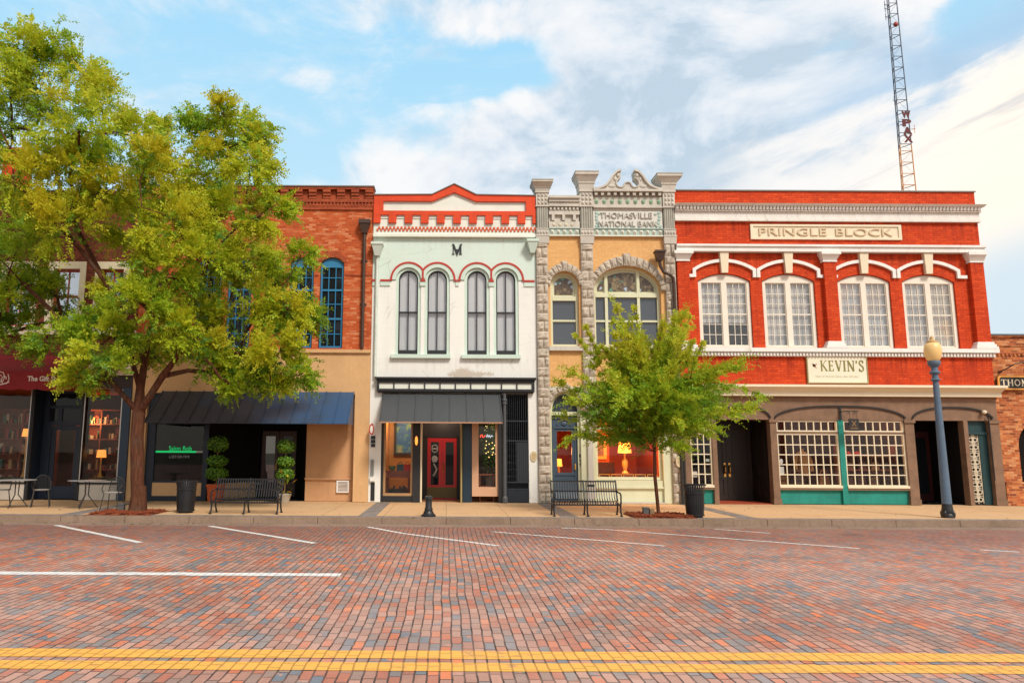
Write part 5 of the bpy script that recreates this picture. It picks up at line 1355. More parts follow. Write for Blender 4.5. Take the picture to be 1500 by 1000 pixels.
obj('shade', MB().lathe(17.72,-.45,[(.16,4.20),(.14,4.27),(.06,4.36),(.04,4.44)],14), m_black, w, True)

# ================================================================== THINGS BEHIND THE GLASS
pa = thing('wall_picture', 'blue and green picture in a black frame behind the white building left window', 'picture', (-1.5,2.5,1.9))
obj('frame', MB().sheet(rect(-1.78,-1.12,1.55,2.72),[rect(-1.70,-1.20,1.63,2.64)],2.50,.05), m_blackp, pa)
g = G('abstract_picture'); n = g.noise(4,4); g.color(g.ramp(n,[(.3,(.02,.10,.35)),(.52,(.02,.16,.5)),(.62,(.15,.40,.08)),(.72,(.5,.45,.3))])); g.emit((.02,.10,.3),.12)  # canvas glows faintly though it is no lamp
obj('canvas', MB().box(-1.58,-1.32,2.51,2.53,1.75,2.52).box(-1.70,-1.20,2.535,2.545,1.63,2.64), g.m, pa)
sh = thing('display_table', 'red brown display table stacked with colourful goods in the left shop window', 'table', (-1.5,1.0,.17))
m_rbw = plain('red_brown_wood', (.25,.065,.03), .5)
obj('table_top', MB().box(-1.9,-1.12,.7,1.2,1.02,1.07), m_rbw, sh); obj('drawer', MB().box(-1.86,-1.16,.72,1.15,.86,1.018), m_rbw, sh)
for x in (-1.86,-1.18):
    for y in (.74,1.13): obj('leg', MB().box(x-.03,x+.03,y-.03,y+.03,.17,.858), m_rbw, sh)
gcol = [('green_bowl',(.08,.22,.09),-1.72),('teal_bag',(.02,.12,.16),-1.46),('red_bag',(.5,.03,.02),-1.24)]
for nm, c, x in gcol:
    t = thing(nm, nm.replace('_',' ')+' on the red brown display table', 'bowl' if 'bowl' in nm else 'bag', (x,.95,1.07))
    if 'bowl' in nm: obj('body', MB().lathe(x,.95,[(.05,1.07),(.10,1.13),(.12,1.22),(.11,1.22),(.08,1.12)],14), plain(nm+'_paint', c, .4), t, True)
    else:
        obj('body', MB().frustum(x-.12,x+.12,.88,1.0,1.07,x-.10,x+.10,.90,.98,1.27), plain(nm+'_cloth', c, .7), t)
        obj('handle', MB().tube([(x-.06+.06*(1-math.cos(a*math.pi/8)),.94,1.27+.08*math.sin(a*math.pi/8)) for a in range(9)],.01,5), plain(nm+'_strap', sc(c,.5), .7), t)
bk2 = thing('book_crate', 'low crate of dark books under the display table', 'crate', (-1.5,.9,.17))
mb = MB()
for i in range(11): mb.box(-1.84+i*.06,-1.795+i*.06,.72,.95,.20,.20+random.uniform(.30,.42))
obj('books', mb, plain('dark_book_spines', (.03,.055,.055), .6), bk2); obj('box', MB().box(-1.87,-1.15,.70,.98,.175,.20).box(-1.87,-1.15,.69,.70,.2,.32), m_rbw, bk2)
wl = thing('wall_sconce', 'lit orange wall lamp beside the red door', 'lamp', (-.92,-.04,2.0))
obj('shade', MB().ball((-.92,-.09,2.0),(.045,.045,.14),10), glow('orange_lamp_glow', (1,.32,.05), 1.6), wl, True); obj('bracket', MB().box(-.95,-.89,-.05,.0,1.9,2.1), m_black, wl)
# right window of the white building
pl = thing('window_plant', 'leafy green plant with warm fairy lights in the window right of the red door', 'plant', (1.35,.8,.17))
mb = MB(); leaf_cloud(mb, (1.38,.9,1.75), (.24,.2,.85), 500, .10); o = obj('foliage', mb, m_topi, pl); add_tint(o, [q for k in range(len(mb.v)//4) for q in [random.random()]*4])
mb = MB()
for k in range(16): mb.ball((1.38+random.uniform(-.2,.2),.62+random.uniform(-.05,.1),1.75+random.uniform(-.25,.28)), .016, 6)
obj('fairy_lights', mb, glow('fairy_light_glow', (1,.62,.22), 3), pl); obj('pot', MB().lathe(1.38,.9,[(.12,.55),(.17,.9),(.15,.92),(.1,.8)],12), m_palepot, pl); obj('stand', MB().lathe(1.38,.9,[(.13,.17),(.05,.2),(.05,.5),(.14,.545)],12), m_rbw, pl)
ns = thing('neon_sign', 'small red and white neon sign hanging in the window right of the red door', 'sign', (1.2,.16,2.2))  # neon wording unknown, tubes drawn as abstract shapes
mb = MB(); ribbon(mb, [(1.04,2.11),(1.05,2.18),(1.10,2.19),(1.10,2.13),(1.14,2.12),(1.20,2.18)], .028, .155, .006)
obj('red_tube', mb, glow('neon_red', (1,.08,.04), 1.2), ns)
mb = MB(); ribbon(mb, [(1.22,2.12),(1.25,2.19),(1.28,2.13),(1.31,2.18),(1.35,2.12),(1.38,2.17),(1.43,2.15)], .03, .155, .006)
obj('white_tube', mb, glow('neon_white', (.6,.68,.8), .8), ns)
obj('cord', MB().tube([(1.14,.157,2.21),(1.22,.157,2.6)],.004,4).tube([(1.34,.157,2.21),(1.25,.157,2.6)],.004,4), m_black, ns)
st = thing('side_table', 'small red brown table with dishes in the window right of the red door', 'table', (1.2,.5,.17))
obj('table_top', MB().box(1.0,1.48,.3,.7,.96,1.0), m_rbw, st)
for x in (1.03,1.45): obj('leg', MB().box(x-.02,x+.02,.34,.66,.172,.958), m_rbw, st)
obj('shelf', MB().box(1.0,1.48,.3,.7,.60,.64), m_rbw, st)
# bank shop: lamp, picture, armchair
tl = thing('table_lamp', 'lit table lamp with glowing orange shade in the bank window', 'lamp', (5.72,1.2,.6))
obj('shade', MB().lathe(5.72,1.2,[(.22,1.66),(.17,2.02),(.16,2.02),(.20,1.67)],18), glow('lampshade_glow', (1,.36,.06), 1.8), tl, True)
obj('base', MB().lathe(5.72,1.2,[(.10,1.0),(.11,1.03),(.05,1.10),(.10,1.28),(.09,1.42),(.03,1.5),(.03,1.68)],14), m_goldpaint, tl, True)
ct = thing('console_table', 'dark console table holding the lit lamp in the bank window', 'table', (5.7,1.2,.17))
obj('table_top', MB().box(5.2,6.3,.95,1.45,.95,1.0), m_rbw, ct)
for x in (5.25,6.25): obj('leg', MB().box(x-.03,x+.03,.98,1.42,.172,.948), m_rbw, ct)
tl2 = thing('table_lamp', 'small lit lamp with orange shade behind the blue grey door', 'lamp', (3.62,1.4,.9))
obj('shade', MB().lathe(3.62,1.4,[(.12,1.22),(.10,1.46),(.09,1.46),(.11,1.23)],14), glow('small_shade_glow', (1,.34,.05), 2.0), tl2, True); obj('base', MB().lathe(3.62,1.4,[(.08,.95),(.04,1.0),(.03,1.24)],10), m_goldpaint, tl2); 
ht = thing('hall_table', 'dark hall table behind the blue grey door', 'table', (3.6,1.4,.17))
obj('table_top', MB().box(3.3,3.95,1.2,1.6,.90,.945), m_rbw, ht)
for x in (3.34,3.9): obj('leg', MB().box(x-.03,x+.03,1.22,1.58,.172,.898), m_rbw, ht)
pf = thing('wall_picture', 'gilt framed still life picture on the red wall in the bank window', 'picture', (4.95,2.2,1.7))
obj('frame', MB().sheet(rect(4.70,5.36,1.45,2.25),[rect(4.80,5.26,1.55,2.15)],2.2,.06), m_goldpaint, pf)
g = G('still_life'); n = g.noise(3.5,4); g.color(g.ramp(n,[(.3,(.05,.02,.01)),(.55,(.20,.07,.02)),(.7,(.5,.22,.06))])); obj('canvas', MB().box(4.80,5.26,2.22,2.25,1.55,2.15), g.m, pf)
obj('partition', MB().box(4.5,5.45,2.26,2.36,.17,3.3), m_redroom, bk)
ac = thing('armchair', 'dark armchair beside the glowing lamp in the bank window', 'armchair', (5.3,1.7,.17))
m_uph = plain('dark_upholstery', (.05,.016,.012), .8)
obj('seat', MB().box(4.98,5.62,1.5,2.05,.42,.60), m_uph, ac); obj('backrest', MB().frustum(4.98,5.62,2.05,2.2,.42,5.02,5.58,2.1,2.2,1.35), m_uph, ac)
for x in (4.90,5.62): obj('armrest', MB().box(x,x+.08,1.5,2.15,.17,.78), m_uph, ac)
obj('skirt', MB().box(4.985,5.615,1.51,2.04,.172,.418), m_uph, ac)
for nm, loc, e, c, r in (('lamp_light',(5.5,.75,2.3),230,(1,.40,.12),.12),('door_lamp_light',(3.62,1.2,1.7),34,(1,.4,.12),.08),('shop_fill_light',(-1.5,1.3,2.9),55,(1,.62,.28),.1),('window_light',(1.25,1.2,2.85),22,(1,.6,.3),.1),('red_door_fill_light',(-.1,.6,2.85),34,(1,.7,.5),.1),('gift_shop_light',(-11.9,1.9,2.6),40,(1,.5,.2),.1),('display_fill_light',(11.0,1.2,3.0),70,(1,.6,.3),.1),('display_fill_light',(13.1,1.2,3.0),70,(1,.55,.3),.1)):  # white shop, red door and display points are added fill without fixtures
    l = bpy.data.lights.new(nm, 'POINT'); l.energy = e; l.color = c; l.shadow_soft_size = r
    o = bpy.data.objects.new(nm, l); COL.objects.link(o); o.location = loc
# goods in the red block windows
def hat(x, y, z, c, label):
    t = thing('hat', label, 'hat', (x,y,z)); m = plain('felt', c, .8)
    obj('crown', MB().lathe(x,y,[(.11,z),(.115,z+.05),(.09,z+.11),(.03,z+.13)],14), m, t, True); obj('brim', MB().ball((x,y-.08,z+.01),(.12,.10,.012),12), m, t)
def bag(x, y, z, w, h_, c, label):
    t = thing('handbag', label, 'bag', (x,y,z), 'leather goods in the shop windows'); m = plain('leather', c, .5)
    obj('body', MB().frustum(x-w/2,x+w/2,y-.07,y+.07,z,x-w*.42,x+w*.42,y-.04,y+.04,z+h_), m, t)
    obj('flap', MB().frustum(x-w*.44,x+w*.44,y-.078,y-.05,z+h_*.5,x-w*.42,x+w*.42,y-.06,y-.03,z+h_+.004), plain('dark_leather', sc(c,.6), .5), t)
    obj('strap', MB().tube([(x-w*.35*math.cos(a*math.pi/10),y,z+h_+h_*.7*math.sin(a*math.pi/10)) for a in range(11)],.014,6), m, t)
hat(12.52,.55,1.62,(.62,.03,.015),'red cap at left on the upper shelf of the right shop window'); hat(12.82,.55,1.62,(.62,.03,.015),'red cap at right on the upper shelf of the right shop window')
ps = thing('display_rack', 'two tier dark wooden rack in the right shop window', 'rack', (13.05,.6,.7))
for z in (1.16,1.59): obj('shelf', MB().box(12.25,13.95,.42,.78,z,z+.03), m_rbw, ps)
for x in (12.24,13.95): obj('upright', MB().box(x-.02,x+.02,.42,.78,.70,1.95), m_rbw, ps)
for i, (x, c, d) in enumerate(((12.5,(.16,.05,.02),'brown'),(12.9,(.10,.02,.015),'oxblood'),(13.3,(.22,.09,.03),'tan'),(13.7,(.06,.03,.02),'dark brown'))):
    bag(x,.58,.702,.28,.25,c,f'{d} leather bag on the bottom board of the right shop window'); bag(x+.05,.58,1.192,.26,.22,sc(c,1.3),f'{d} leather bag on the middle shelf of the right shop window')
for i, (x, c, d) in enumerate(((10.45,(.28,.11,.03),'light tan'),(10.95,(.10,.05,.03),'chocolate'),(11.75,(.45,.16,.03),'orange tan'))): bag(x,.58,.702,.32,.28,c,f'{d} leather bag on the display shelf of the left shop window')
mn = thing('dress_form', 'tan jacket on a tailor dummy in the left shop window', 'dummy', (11.2,.75,.7))
obj('torso', MB().lathe(11.2,.75,[(.15,.98),(.17,1.1),(.14,1.3),(.19,1.55),(.17,1.68),(.06,1.74),(.05,1.82)],16), paint('suede', (.40,.19,.07), .8), mn, True)
for sx in (-1,1): obj('sleeve', MB().tube([(11.2+sx*.17,.75,1.64),(11.2+sx*.25,.72,1.4),(11.2+sx*.24,.66,1.12)],[.075,.06,.05],8), paint('suede_sleeve', (.45,.22,.08), .8), mn, True)
obj('stand', MB().lathe(11.2,.75,[(.16,.70),(.02,.73),(.02,.98)],10), m_rbw, mn)
nt = thing('window_notice', 'pair of white paper notices stuck in the lower corner of the left shop window', 'notice', (10.22,.08,1.0))
obj('paper', MB().box(10.16,10.30,.078,.080,1.02,1.28), m_white, nt); obj('paper', MB().ball((10.23,.079,1.44),(.055,.002,.08),12), m_white, nt)
np_ = thing('window_notice', 'papers in the narrow window beside the litter bin', 'notice', (7.6,.08,.8))
obj('paper', MB().box(7.50,7.66,.078,.080,.95,1.12), m_white, np_); obj('paper', MB().box(7.92,8.04,.078,.080,1.42,1.50), m_mint, np_)
# gift shop stock
for x0_, x1_, lab in ((-16.4,-13.2,'tall dark shelves of small goods behind the glass left of the gift shop door'),(-12.45,-10.8,'tall dark shelves of small goods behind the glass right of the gift shop door')):
    t = thing('display_shelves', lab, 'shelves', ((x0_+x1_)/2,2.4,.17))
    mb = MB(); mb.box(x0_,x1_,2.6,2.64,.17,3.0)
    for z in (.5,1.0,1.5,2.0,2.5,2.98): mb.box(x0_,x1_,2.2,2.6,z,z+.03)
    n = max(2,int((x1_-x0_)/.9))
    for k in range(n+1): u = x0_+(x1_-x0_)*k/n; mb.box(u-.02,u+.02,2.19,2.6,.17,3.0)
    obj('frame', mb, m_rbw, t)
    for ci, c in enumerate(((.45,.30,.14),(.30,.05,.03),(.05,.14,.12),(.55,.50,.42))):
        mb = MB()
        for z in (.53,1.03,1.53,2.03,2.53):
            u = x0_+.08+ci*.13
            while u < x1_-.15:
                w_ = random.uniform(.06,.13); mb.box(u,u+w_,2.25,2.4,z,z+random.uniform(.10,.34)); u += random.uniform(.35,.75)
        obj('goods', mb, plain('shelf_goods', c, .6), t)
# gift shop lamps
for x, z, lab in ((-13.4,2.2,'lit orange lamp behind the gift shop glass left of the door'),(-10.98,1.55,'lit orange lamp behind the gift shop glass right of the door')):
    t = thing('table_lamp', lab, 'lamp', (x,1.0,z-.5))
    obj('shade', MB().lathe(x,1.0,[(.15,z-.12),(.12,z+.12),(.11,z+.12),(.14,z-.11)],14), glow('amber_shade_glow', (1,.36,.07), 1.3), t, True)
    obj('base', MB().lathe(x,1.0,[(.09,.81),(.05,.9),(.03,1.0),(.025,z-.1)],10), m_goldpaint, t)

# ================================================================== RADIO MAST
tx, ty = 40.85, 40.0
tw = thing('radio_mast', 'tall lattice radio mast with four stacked red letters rising behind the red block', 'mast', (tx,ty,-.35))
def hwid(z): return .55 - (z-24.85)*.0104
m_mg = plain('mast_grey_paint', (.10,.13,.18), .5); m_mo = plain('mast_orange', (.70,.30,.09), .5)  # lower mast orange, upper mast grey
for z0, z1, m in ((0,29.0,m_mo),(29.0,50.0,m_mg)):
    mb = MB()
    C4 = lambda z: [(tx-hwid(z),ty-.3,z),(tx+hwid(z),ty-.3,z),(tx,ty+hwid(z)*1.4,z)]
    for k in range(3): mb.tube([C4(z0-.35 if z0==0 else z0)[k], C4(z1)[k]], .05, 6)
    z = z0; i = 0
    while z < z1-.1:
        c = C4(z); z2 = min(z1, z+1.05); c2 = C4(z2)
        for k in range(3): mb.tube([c[k], c[(k+1)%3]], .032, 5)
        mb.tube([c[i%2], c2[1-i%2]], .011, 4)
        z = z2; i += 1
    obj('lattice', mb, m, tw)
m_ml = plain('mast_red_letters', (.11,.008,.008), .6)
for c, z in (('W',31.25),('P',30.45),('A',29.70),('X',28.95)): obj('letter', text_mb(c, tx-.40, tx+.40, z, z+.70, ty-.75, .05, None, .05), m_ml, tw)
obj('beacon', MB().ball((tx-.05,ty-.5,40.4),(.20,.20,.24),12), plain('beacon_red', (.40,.06,.04), .4), tw, True)
for z in (42.3, 41.9, 41.1): obj('antenna', MB().tube([(tx-.4,ty-.4,z),(tx-1.0,ty-.6,z)],.035,5).tube([(tx-.95,ty-.6,z-.35),(tx-.95,ty-.6,z+.35)],.03,5).tube([(tx-.7,ty-.55,z-.25),(tx-.7,ty-.55,z+.25)],.03,5), m_mg, tw)
obj('antenna', MB().tube([(tx-.5,ty-.5,33),(tx-1.0,ty-.6,33)],.03,5).tube([(tx-.85,ty-.6,32.5),(tx-.85,ty-.6,33.4)],.025,5), m_mg, tw)
obj('antenna', MB().tube([(tx+.5,ty-.5,30.3),(tx+.8,ty-.6,30.3)],.03,5).tube([(tx+.72,ty-.6,29.9),(tx+.72,ty-.6,30.7)],.025,5), m_mo, tw)
# ================================================================== TREES
def shoots(P, D, L, m, leaf, width, droop, side, tint, spread=.9):
    """feathery leaf shoots: P base (K,3), D direction (K,3), L length (K), m leaflets each -> verts, faces, tint per vertex"""
    K = len(P)
    D = D/np.linalg.norm(D, axis=1, keepdims=True)
    t = np.linspace(.08, 1.0, m)[None,:,None]
    Lk = L[:,None,None]
    Q = P[:,None,:] + D[:,None,:]*t*Lk
    Q[:,:,2] -= (droop*(t[:,:,0]**2)*L[:,None])
    U = rng.normal(size=(K,3)); S = np.cross(D, U); S /= np.linalg.norm(S, axis=1, keepdims=True)
    N = np.cross(D, S)
    sgn = np.where(np.arange(m)%2==0, 1., -1.)[None,:,None]
    jit = rng.normal(size=(K,m,3))*.35
    A = S[:,None,:]*sgn*spread + D[:,None,:]*.55 + jit + N[:,None,:]*.2
    A[:,:,2] -= .25
    A /= np.linalg.norm(A, axis=2, keepdims=True)
    W = np.cross(A, N[:,None,:] + jit*.5); W /= np.linalg.norm(W, axis=2, keepdims=True)
    ln = leaf*rng.uniform(.65,1.25,size=(K,m,1))*(1.05-.35*t)
    wd = width*ln/leaf
    v = np.stack([Q, Q+A*ln*.45+W*wd, Q+A*ln, Q+A*ln*.45-W*wd], axis=2).reshape(-1,3)
    T = (tint[:,None]+rng.normal(size=(K,m))*.07)
    return v, np.repeat(T.reshape(-1), 4)

def leaf_object(name, parts, mat, parent):
    v = np.concatenate([p[0] for p in parts]).astype(np.float32); tt = np.concatenate([p[1] for p in parts]).astype(np.float32)
    off = world_loc(parent); v = v - np.array([off.x, off.y, off.z], dtype=np.float32)
    n = len(v)//4
    me = bpy.data.meshes.new(name)
    me.vertices.add(len(v)); me.vertices.foreach_set('co', v.reshape(-1))
    me.loops.add(len(v)); me.loops.foreach_set('vertex_index', np.arange(len(v), dtype=np.int32))
    me.polygons.add(n); me.polygons.foreach_set('loop_start', np.arange(0, len(v), 4, dtype=np.int32))
    me.update(calc_edges=True); me.validate()
    a = me.attributes.new('tint', 'FLOAT', 'POINT'); a.data.foreach_set('value', np.clip(tt, 0, 1))
    me.materials.append(mat)
    o = bpy.data.objects.new(name, me); COL.objects.link(o); o.parent = parent
    return o

def bark(name, c):
    g = G(name); n = g.noise(9, 6, .7, g.vec(g.x*2.2, g.y*2.2, g.z*.35)); n2 = g.noise(2.0, 4)
    col = g.ramp(n, [(.3, sc(c,.35)), (.5, c), (.72, sc(c,1.7))]); col = g.mix(n2.step(.5,.7)*.35, col, (.10,.09,.07))
    g.color(col); g.rough(.9,.15); g.bump(n, .9, .03); return g.m

class Skeleton:
    def __init__(self): self.p = []; self.par = []; self.cnt = []
    def add(self, p, par): self.p.append(Vector(p)); self.par.append(par); return len(self.p)-1
    def build(self, r_tip, r_max, expo=.5):
        n = len(self.p); kids = [[] for _ in range(n)]
        for i, q in enumerate(self.par):
            if q >= 0: kids[q].append(i)
        w = [0]*n
        for i in range(n-1, -1, -1): w[i] = 1 if not kids[i] else sum(w[k] for k in kids[i])
        r = [min(r_max, r_tip*w[i]**expo) for i in range(n)]
        mb = MB()
        # walk chains
        done = set()
        def chain(start, prev):
            path, rad = [], []
            if prev >= 0: path.append(self.p[prev]); rad.append(min(r[prev], r[start]*1.25))
            i = start
            while True:
                path.append(self.p[i]); rad.append(r[i])
                if not kids[i]: break
                ks = sorted(kids[i], key=lambda k: -w[k])
                for k in ks[1:]: stack.append((k, i))
                i = ks[0]
            if len(path) > 1: mb.tube(path, rad, 10 if max(rad) > .05 else 6)
        stack = [(0, -1)]
        while stack: chain(*stack.pop())
        return mb, r

# ---------------- big street tree
T1 = thing('street_tree', 'large spreading green tree with reddish trunk in front of the gift shop', 'tree', (-7.68, -4.1, .15))
clumps = [(-11.85,-3.73,12.56,.89),(-11.14,-3.37,13.12,.69),(-10.35,-3.21,12.35,.77),(-11.75,-2.77,11.95,1.09),(-9.65,-3.38,11.25,.87),(-12.4,-2.83,10.88,.9),(-9.21,-5.51,9.56,.89),(-8.36,-4.2,9.98,.73),(-8.29,-2.77,10.73,.5),(-6.65,-3.65,10.24,.75),(-5.95,-2.9,10.68,.72),(-4.89,-5.26,8.72,.62),(-6.22,-4.19,8.95,.7),(-5.85,-4.48,10.44,.38),(-6.81,-4.03,10.45,.39),(-4.97,-3.99,10.0,.35),(-10.49,-5.56,8.22,.94),(-9.58,-4.95,8.55,.97),(-8.61,-4.76,8.26,.71),(-8.0,-2.85,9.07,.9),(-11.64,-3.3,7.52,1.1),(-9.56,-5.12,7.24,.83),(-8.53,-3.21,7.76,.8),(-6.63,-5.18,7.33,.96),(-5.95,-3.75,7.98,.98),(-4.7,-5.22,7.47,.58),(-4.32,-4.85,7.81,.37),(-5.56,-2.99,6.87,.89),(-6.0,-4.97,6.17,.87),(-6.93,-4.95,6.0,.84),(-4.75,-2.65,6.58,.52),(-3.95,-3.54,6.89,.24),(-4.0,-4.73,5.2,.58),(-3.85,-2.72,5.37,.45),(-4.86,-3.98,5.34,.92),(-6.04,-3.57,5.05,.94),(-6.55,-4.99,4.63,.8),(-7.82,-2.78,4.24,.6),(-11.71,-3.53,5.76,.72),(-10.8,-2.7,5.95,.72),(-11.88,-2.92,4.95,.55),(-9.85,-4.7,4.35,.6),(-8.98,-4.52,4.69,.69),(-8.28,-5.1,3.75,.55),(-9.1,-4.63,3.5,.45),(-8.19,-4.7,4.5,.5),(-8.6,-3.79,5.72,.55),(-5.45,-3.57,4.15,.7),(-4.32,-4.59,4.11,.68),(-5.98,-4.67,4.0,.6),(-4.88,-3.62,3.57,.4),(-4.3,-4.13,3.18,.23),(-3.67,-4.38,3.62,.35),(-5.34,-4.13,3.24,.23),(-5.9,-3.79,3.67,.36),(-11.91,-5.43,10.76,.9),(-13.77,-2.67,9.92,1.32),(-11.61,-5.53,6.84,1.0),(-12.7,-3.35,5.42,1.1),(-13.4,-3.07,4.6,.7),(-7.4,-5.6,8.6,.6),(-7.3,-5.5,5.2,.6),(-9.9,-3.4,9.9,.7),(-7.2,-3.2,8.3,.7)]
sk = Skeleton(); random.seed(3)
tr = [(-7.62,-4.1,.12),(-7.64,-4.1,.5),(-7.70,-4.1,1.2),(-7.76,-4.1,2.0),(-7.76,-4.08,2.6),(-7.78,-4.05,3.2),(-7.72,-4.02,3.9),(-7.66,-4.0,4.7),(-7.62,-3.95,5.6),(-7.72,-3.95,6.6),(-7.85,-3.9,7.6),(-8.0,-3.85,8.6)]
i = -1
for p in tr: i = sk.add(p, i)
# main limbs that fork low down
def limb(start, pts):
    k = start
    for p in pts: k = sk.add(p, k)
limb(4, [(-7.45,-4.25,3.0),(-7.10,-4.4,3.5),(-6.7,-4.5,4.0),(-6.2,-4.4,4.6),(-5.6,-4.2,5.3)])
limb(4, [(-8.05,-4.2,2.95),(-8.35,-4.3,3.3),(-8.9,-4.4,3.9),(-9.6,-4.3,4.6),(-10.3,-4.0,5.3),(-11.2,-3.7,6.0)])
limb(5, [(-8.05,-3.9,3.8),(-8.35,-3.8,4.6),(-8.7,-3.8,5.5),(-9.2,-3.8,6.4),(-9.8,-3.8,7.4),(-10.4,-3.7,8.5),(-10.9,-3.5,9.8),(-11.2,-3.4,11.2)])
limb(7, [(-7.3,-4.0,5.4),(-6.9,-3.9,6.2),(-6.5,-3.9,7.1),(-6.2,-3.9,8.0),(-6.0,-3.8,9.0),(-5.95,-3.7,9.8)])
limb(6, [(-8.1,-3.9,4.6),(-8.5,-3.9,5.4),(-9.0,-4.2,6.2),(-9.6,-4.5,7.0)])
for (X,Y,Z,r) in sorted(clumps, key=lambda c: (Vector(c[:3])-Vector((-7.7,-4,3.5))).length):
    c = Vector((X,Y,Z-.15*r)); best, bd = 0, 1e9
    for k, p in enumerate(sk.p):
        if k < 5: continue
        d = (p-c).length + max(0, p.z-c.z+.1)*1.2
        if d < bd: best, bd = k, d
    a = sk.p[best]; n = max(2, int((c-a).length/.5)); k = best
    for j in range(1, n+1):
        u = j/n; p = a.lerp(c, u) + Vector((random.uniform(-.08,.08), random.uniform(-.08,.08), .18*math.sin(u*math.pi)*(c-a).length*.4 + random.uniform(-.05,.05)))
        k = sk.add(p, k)
    for _ in range(int(4+7*r)):
        d = Vector((random.gauss(0,1),random.gauss(0,1),random.gauss(.25,1))).normalized()*r*random.uniform(.6,1.0)
        q = sk.add(c+d*.5+Vector((0,0,.06)), k); sk.add(c+d, q)
mb, rad = sk.build(.0050, .185, .56)
# flare of the trunk foot
mb.lathe(-7.62,-4.1,[(.245,.13),(.22,.22),(.195,.45),(.16,.8)],16)
obj('trunk', mb, bark('reddish_bark', (.105,.040,.022)), T1, True)
P, D, L, TT = [], [], [], []
for (X,Y,Z,r) in clumps:
    base = .63 + .012*(Z-6.0) - .02*max(0,-9-X) + random.uniform(-.16,.16) + (.08 if Y < -4.4 else -.06)  # higher and nearer clumps tinted brighter, sunlight put into leaf colour
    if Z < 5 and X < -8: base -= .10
    n = int((350 if Z < 9.3 else 250)*r*r+70); r = max(.22, r-.07)
    sub = [Vector((random.gauss(0,1),random.gauss(0,.9),random.gauss(0,.9))).normalized()*random.uniform(.3,.95)*r for _ in range(max(4,int(9*r)))]
    for _ in range(n):
        s = random.choice(sub)
        d = Vector((random.gauss(0,1),random.gauss(0,1),random.gauss(0,1)))
        p = Vector((X,Y,Z)) + s + d*.17*max(.5,r)
        out = (p-Vector((X,Y,Z)))
        dd = (out.normalized()*.9 + Vector((X+7.7, 0, 1.2)).normalized()*.35 + Vector((random.gauss(0,.45),random.gauss(0,.45),random.gauss(0,.4))))
        P.append(p); D.append(dd); L.append(random.uniform(.20,.62)*(.7+.3*min(1,r)))
        TT.append(base + .17*(out.z/max(.3,r)) - .14*(out.y/max(.3,r)) + (-.05 if random.random()<.3 else .05))  # clump tops and fronts painted lighter, undersides and backs darker
for q in range(12, len(sk.p)):
    if rad[q] > .05 or sk.p[q].z < 3.2: continue
    for _ in range(2):
        p = sk.p[q] + Vector((random.gauss(0,.16),random.gauss(0,.16),random.gauss(0,.16)))
        P.append(p); D.append(Vector((random.gauss(0,1),random.gauss(0,1),random.gauss(.2,.7)))); L.append(random.uniform(.2,.5)); TT.append(.34+.02*(p.z-6)+random.uniform(-.12,.15))
P = np.array([tuple(p) for p in P]); D = np.array([tuple(p) for p in D]); L = np.array(L); TT = np.array(TT)
m_leaf1 = leaf_material('light_tinted_elm_leaves', [(0,(.016,.065,.010)),(.22,(.045,.16,.016)),(.46,(.22,.42,.022)),(.68,(.50,.60,.030)),(1,(.66,.58,.030))], .48)
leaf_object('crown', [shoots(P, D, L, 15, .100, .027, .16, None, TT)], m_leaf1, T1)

# ---------------- small street tree
T2 = thing('street_tree', 'small feathery bright green tree in front of the yellow brick bank building', 'tree', (5.21, -4.2, .15))
sk = Skeleton(); random.seed(8)
i = -1
for p in [(5.22,-4.2,.12),(5.20,-4.2,.5),(5.16,-4.2,1.1),(5.18,-4.18,1.7),(5.17,-4.18,2.1),(5.16,-4.18,2.5),(5.16,-4.18,2.9)]: i = sk.add(p, i)
P, D, L, TT = [], [], [], []
NB = 74
for b in range(NB):
    start = random.choice([3,4,4,5,5,6,6])
    az = 2*math.pi*((b*.618)%1); el = R(random.choice([4,12,20,32,45,58,68,76])+random.uniform(-7,7))
    dx, dy, dz = math.cos(az)*math.cos(el), math.sin(az)*math.cos(el)*.8, math.sin(el)
    Lb = (1.20 + 1.12*abs(math.cos(az))*math.cos(el)**.5 + .75*math.sin(el)**2)*random.uniform(.72,1.08)
    if dx > .55 and el < R(40): Lb *= 1.10
    a = sk.p[start]; k = start; n = 8; prev = a
    bend = random.uniform(-.2,.15)
    for j in range(1, n+1):
        u = j/n
        p = a + Vector((dx,dy,dz))*Lb*u + Vector((0,0,bend*Lb*(u*u) + (.20 if el < R(25) else 0)*math.sin(u*math.pi)*Lb*.5)) + Vector((random.uniform(-.03,.03),)*3)
        k = sk.add(p, k)
        dirv = (p-prev).normalized(); prev = p
        dens = 9 if u > .2 else 4
        for _ in range(dens):
            o = Vector((random.gauss(0,1),random.gauss(0,1),random.gauss(.1,.9))).normalized()
            P.append(tuple(p+Vector((random.gauss(0,.06),random.gauss(0,.06),random.gauss(0,.05)))))
            D.append(tuple(dirv*1.0+o*.75)); L.append(random.uniform(.18,.42)*(1.05-.35*u))
            TT.append(.42+.34*u*math.sin(el)+.20*u+random.uniform(-.08,.08)+(.06 if dy<0 else -.05))  # tips, top and front tinted lighter, lighting painted into the leaves
    for _ in range(5):
        P.append(tuple(prev)); D.append(tuple(dirv+Vector((random.gauss(0,.2),random.gauss(0,.2),random.gauss(0,.2))))); L.append(random.uniform(.35,.6)); TT.append(.5+.25*math.sin(el)+random.uniform(-.08,.08))
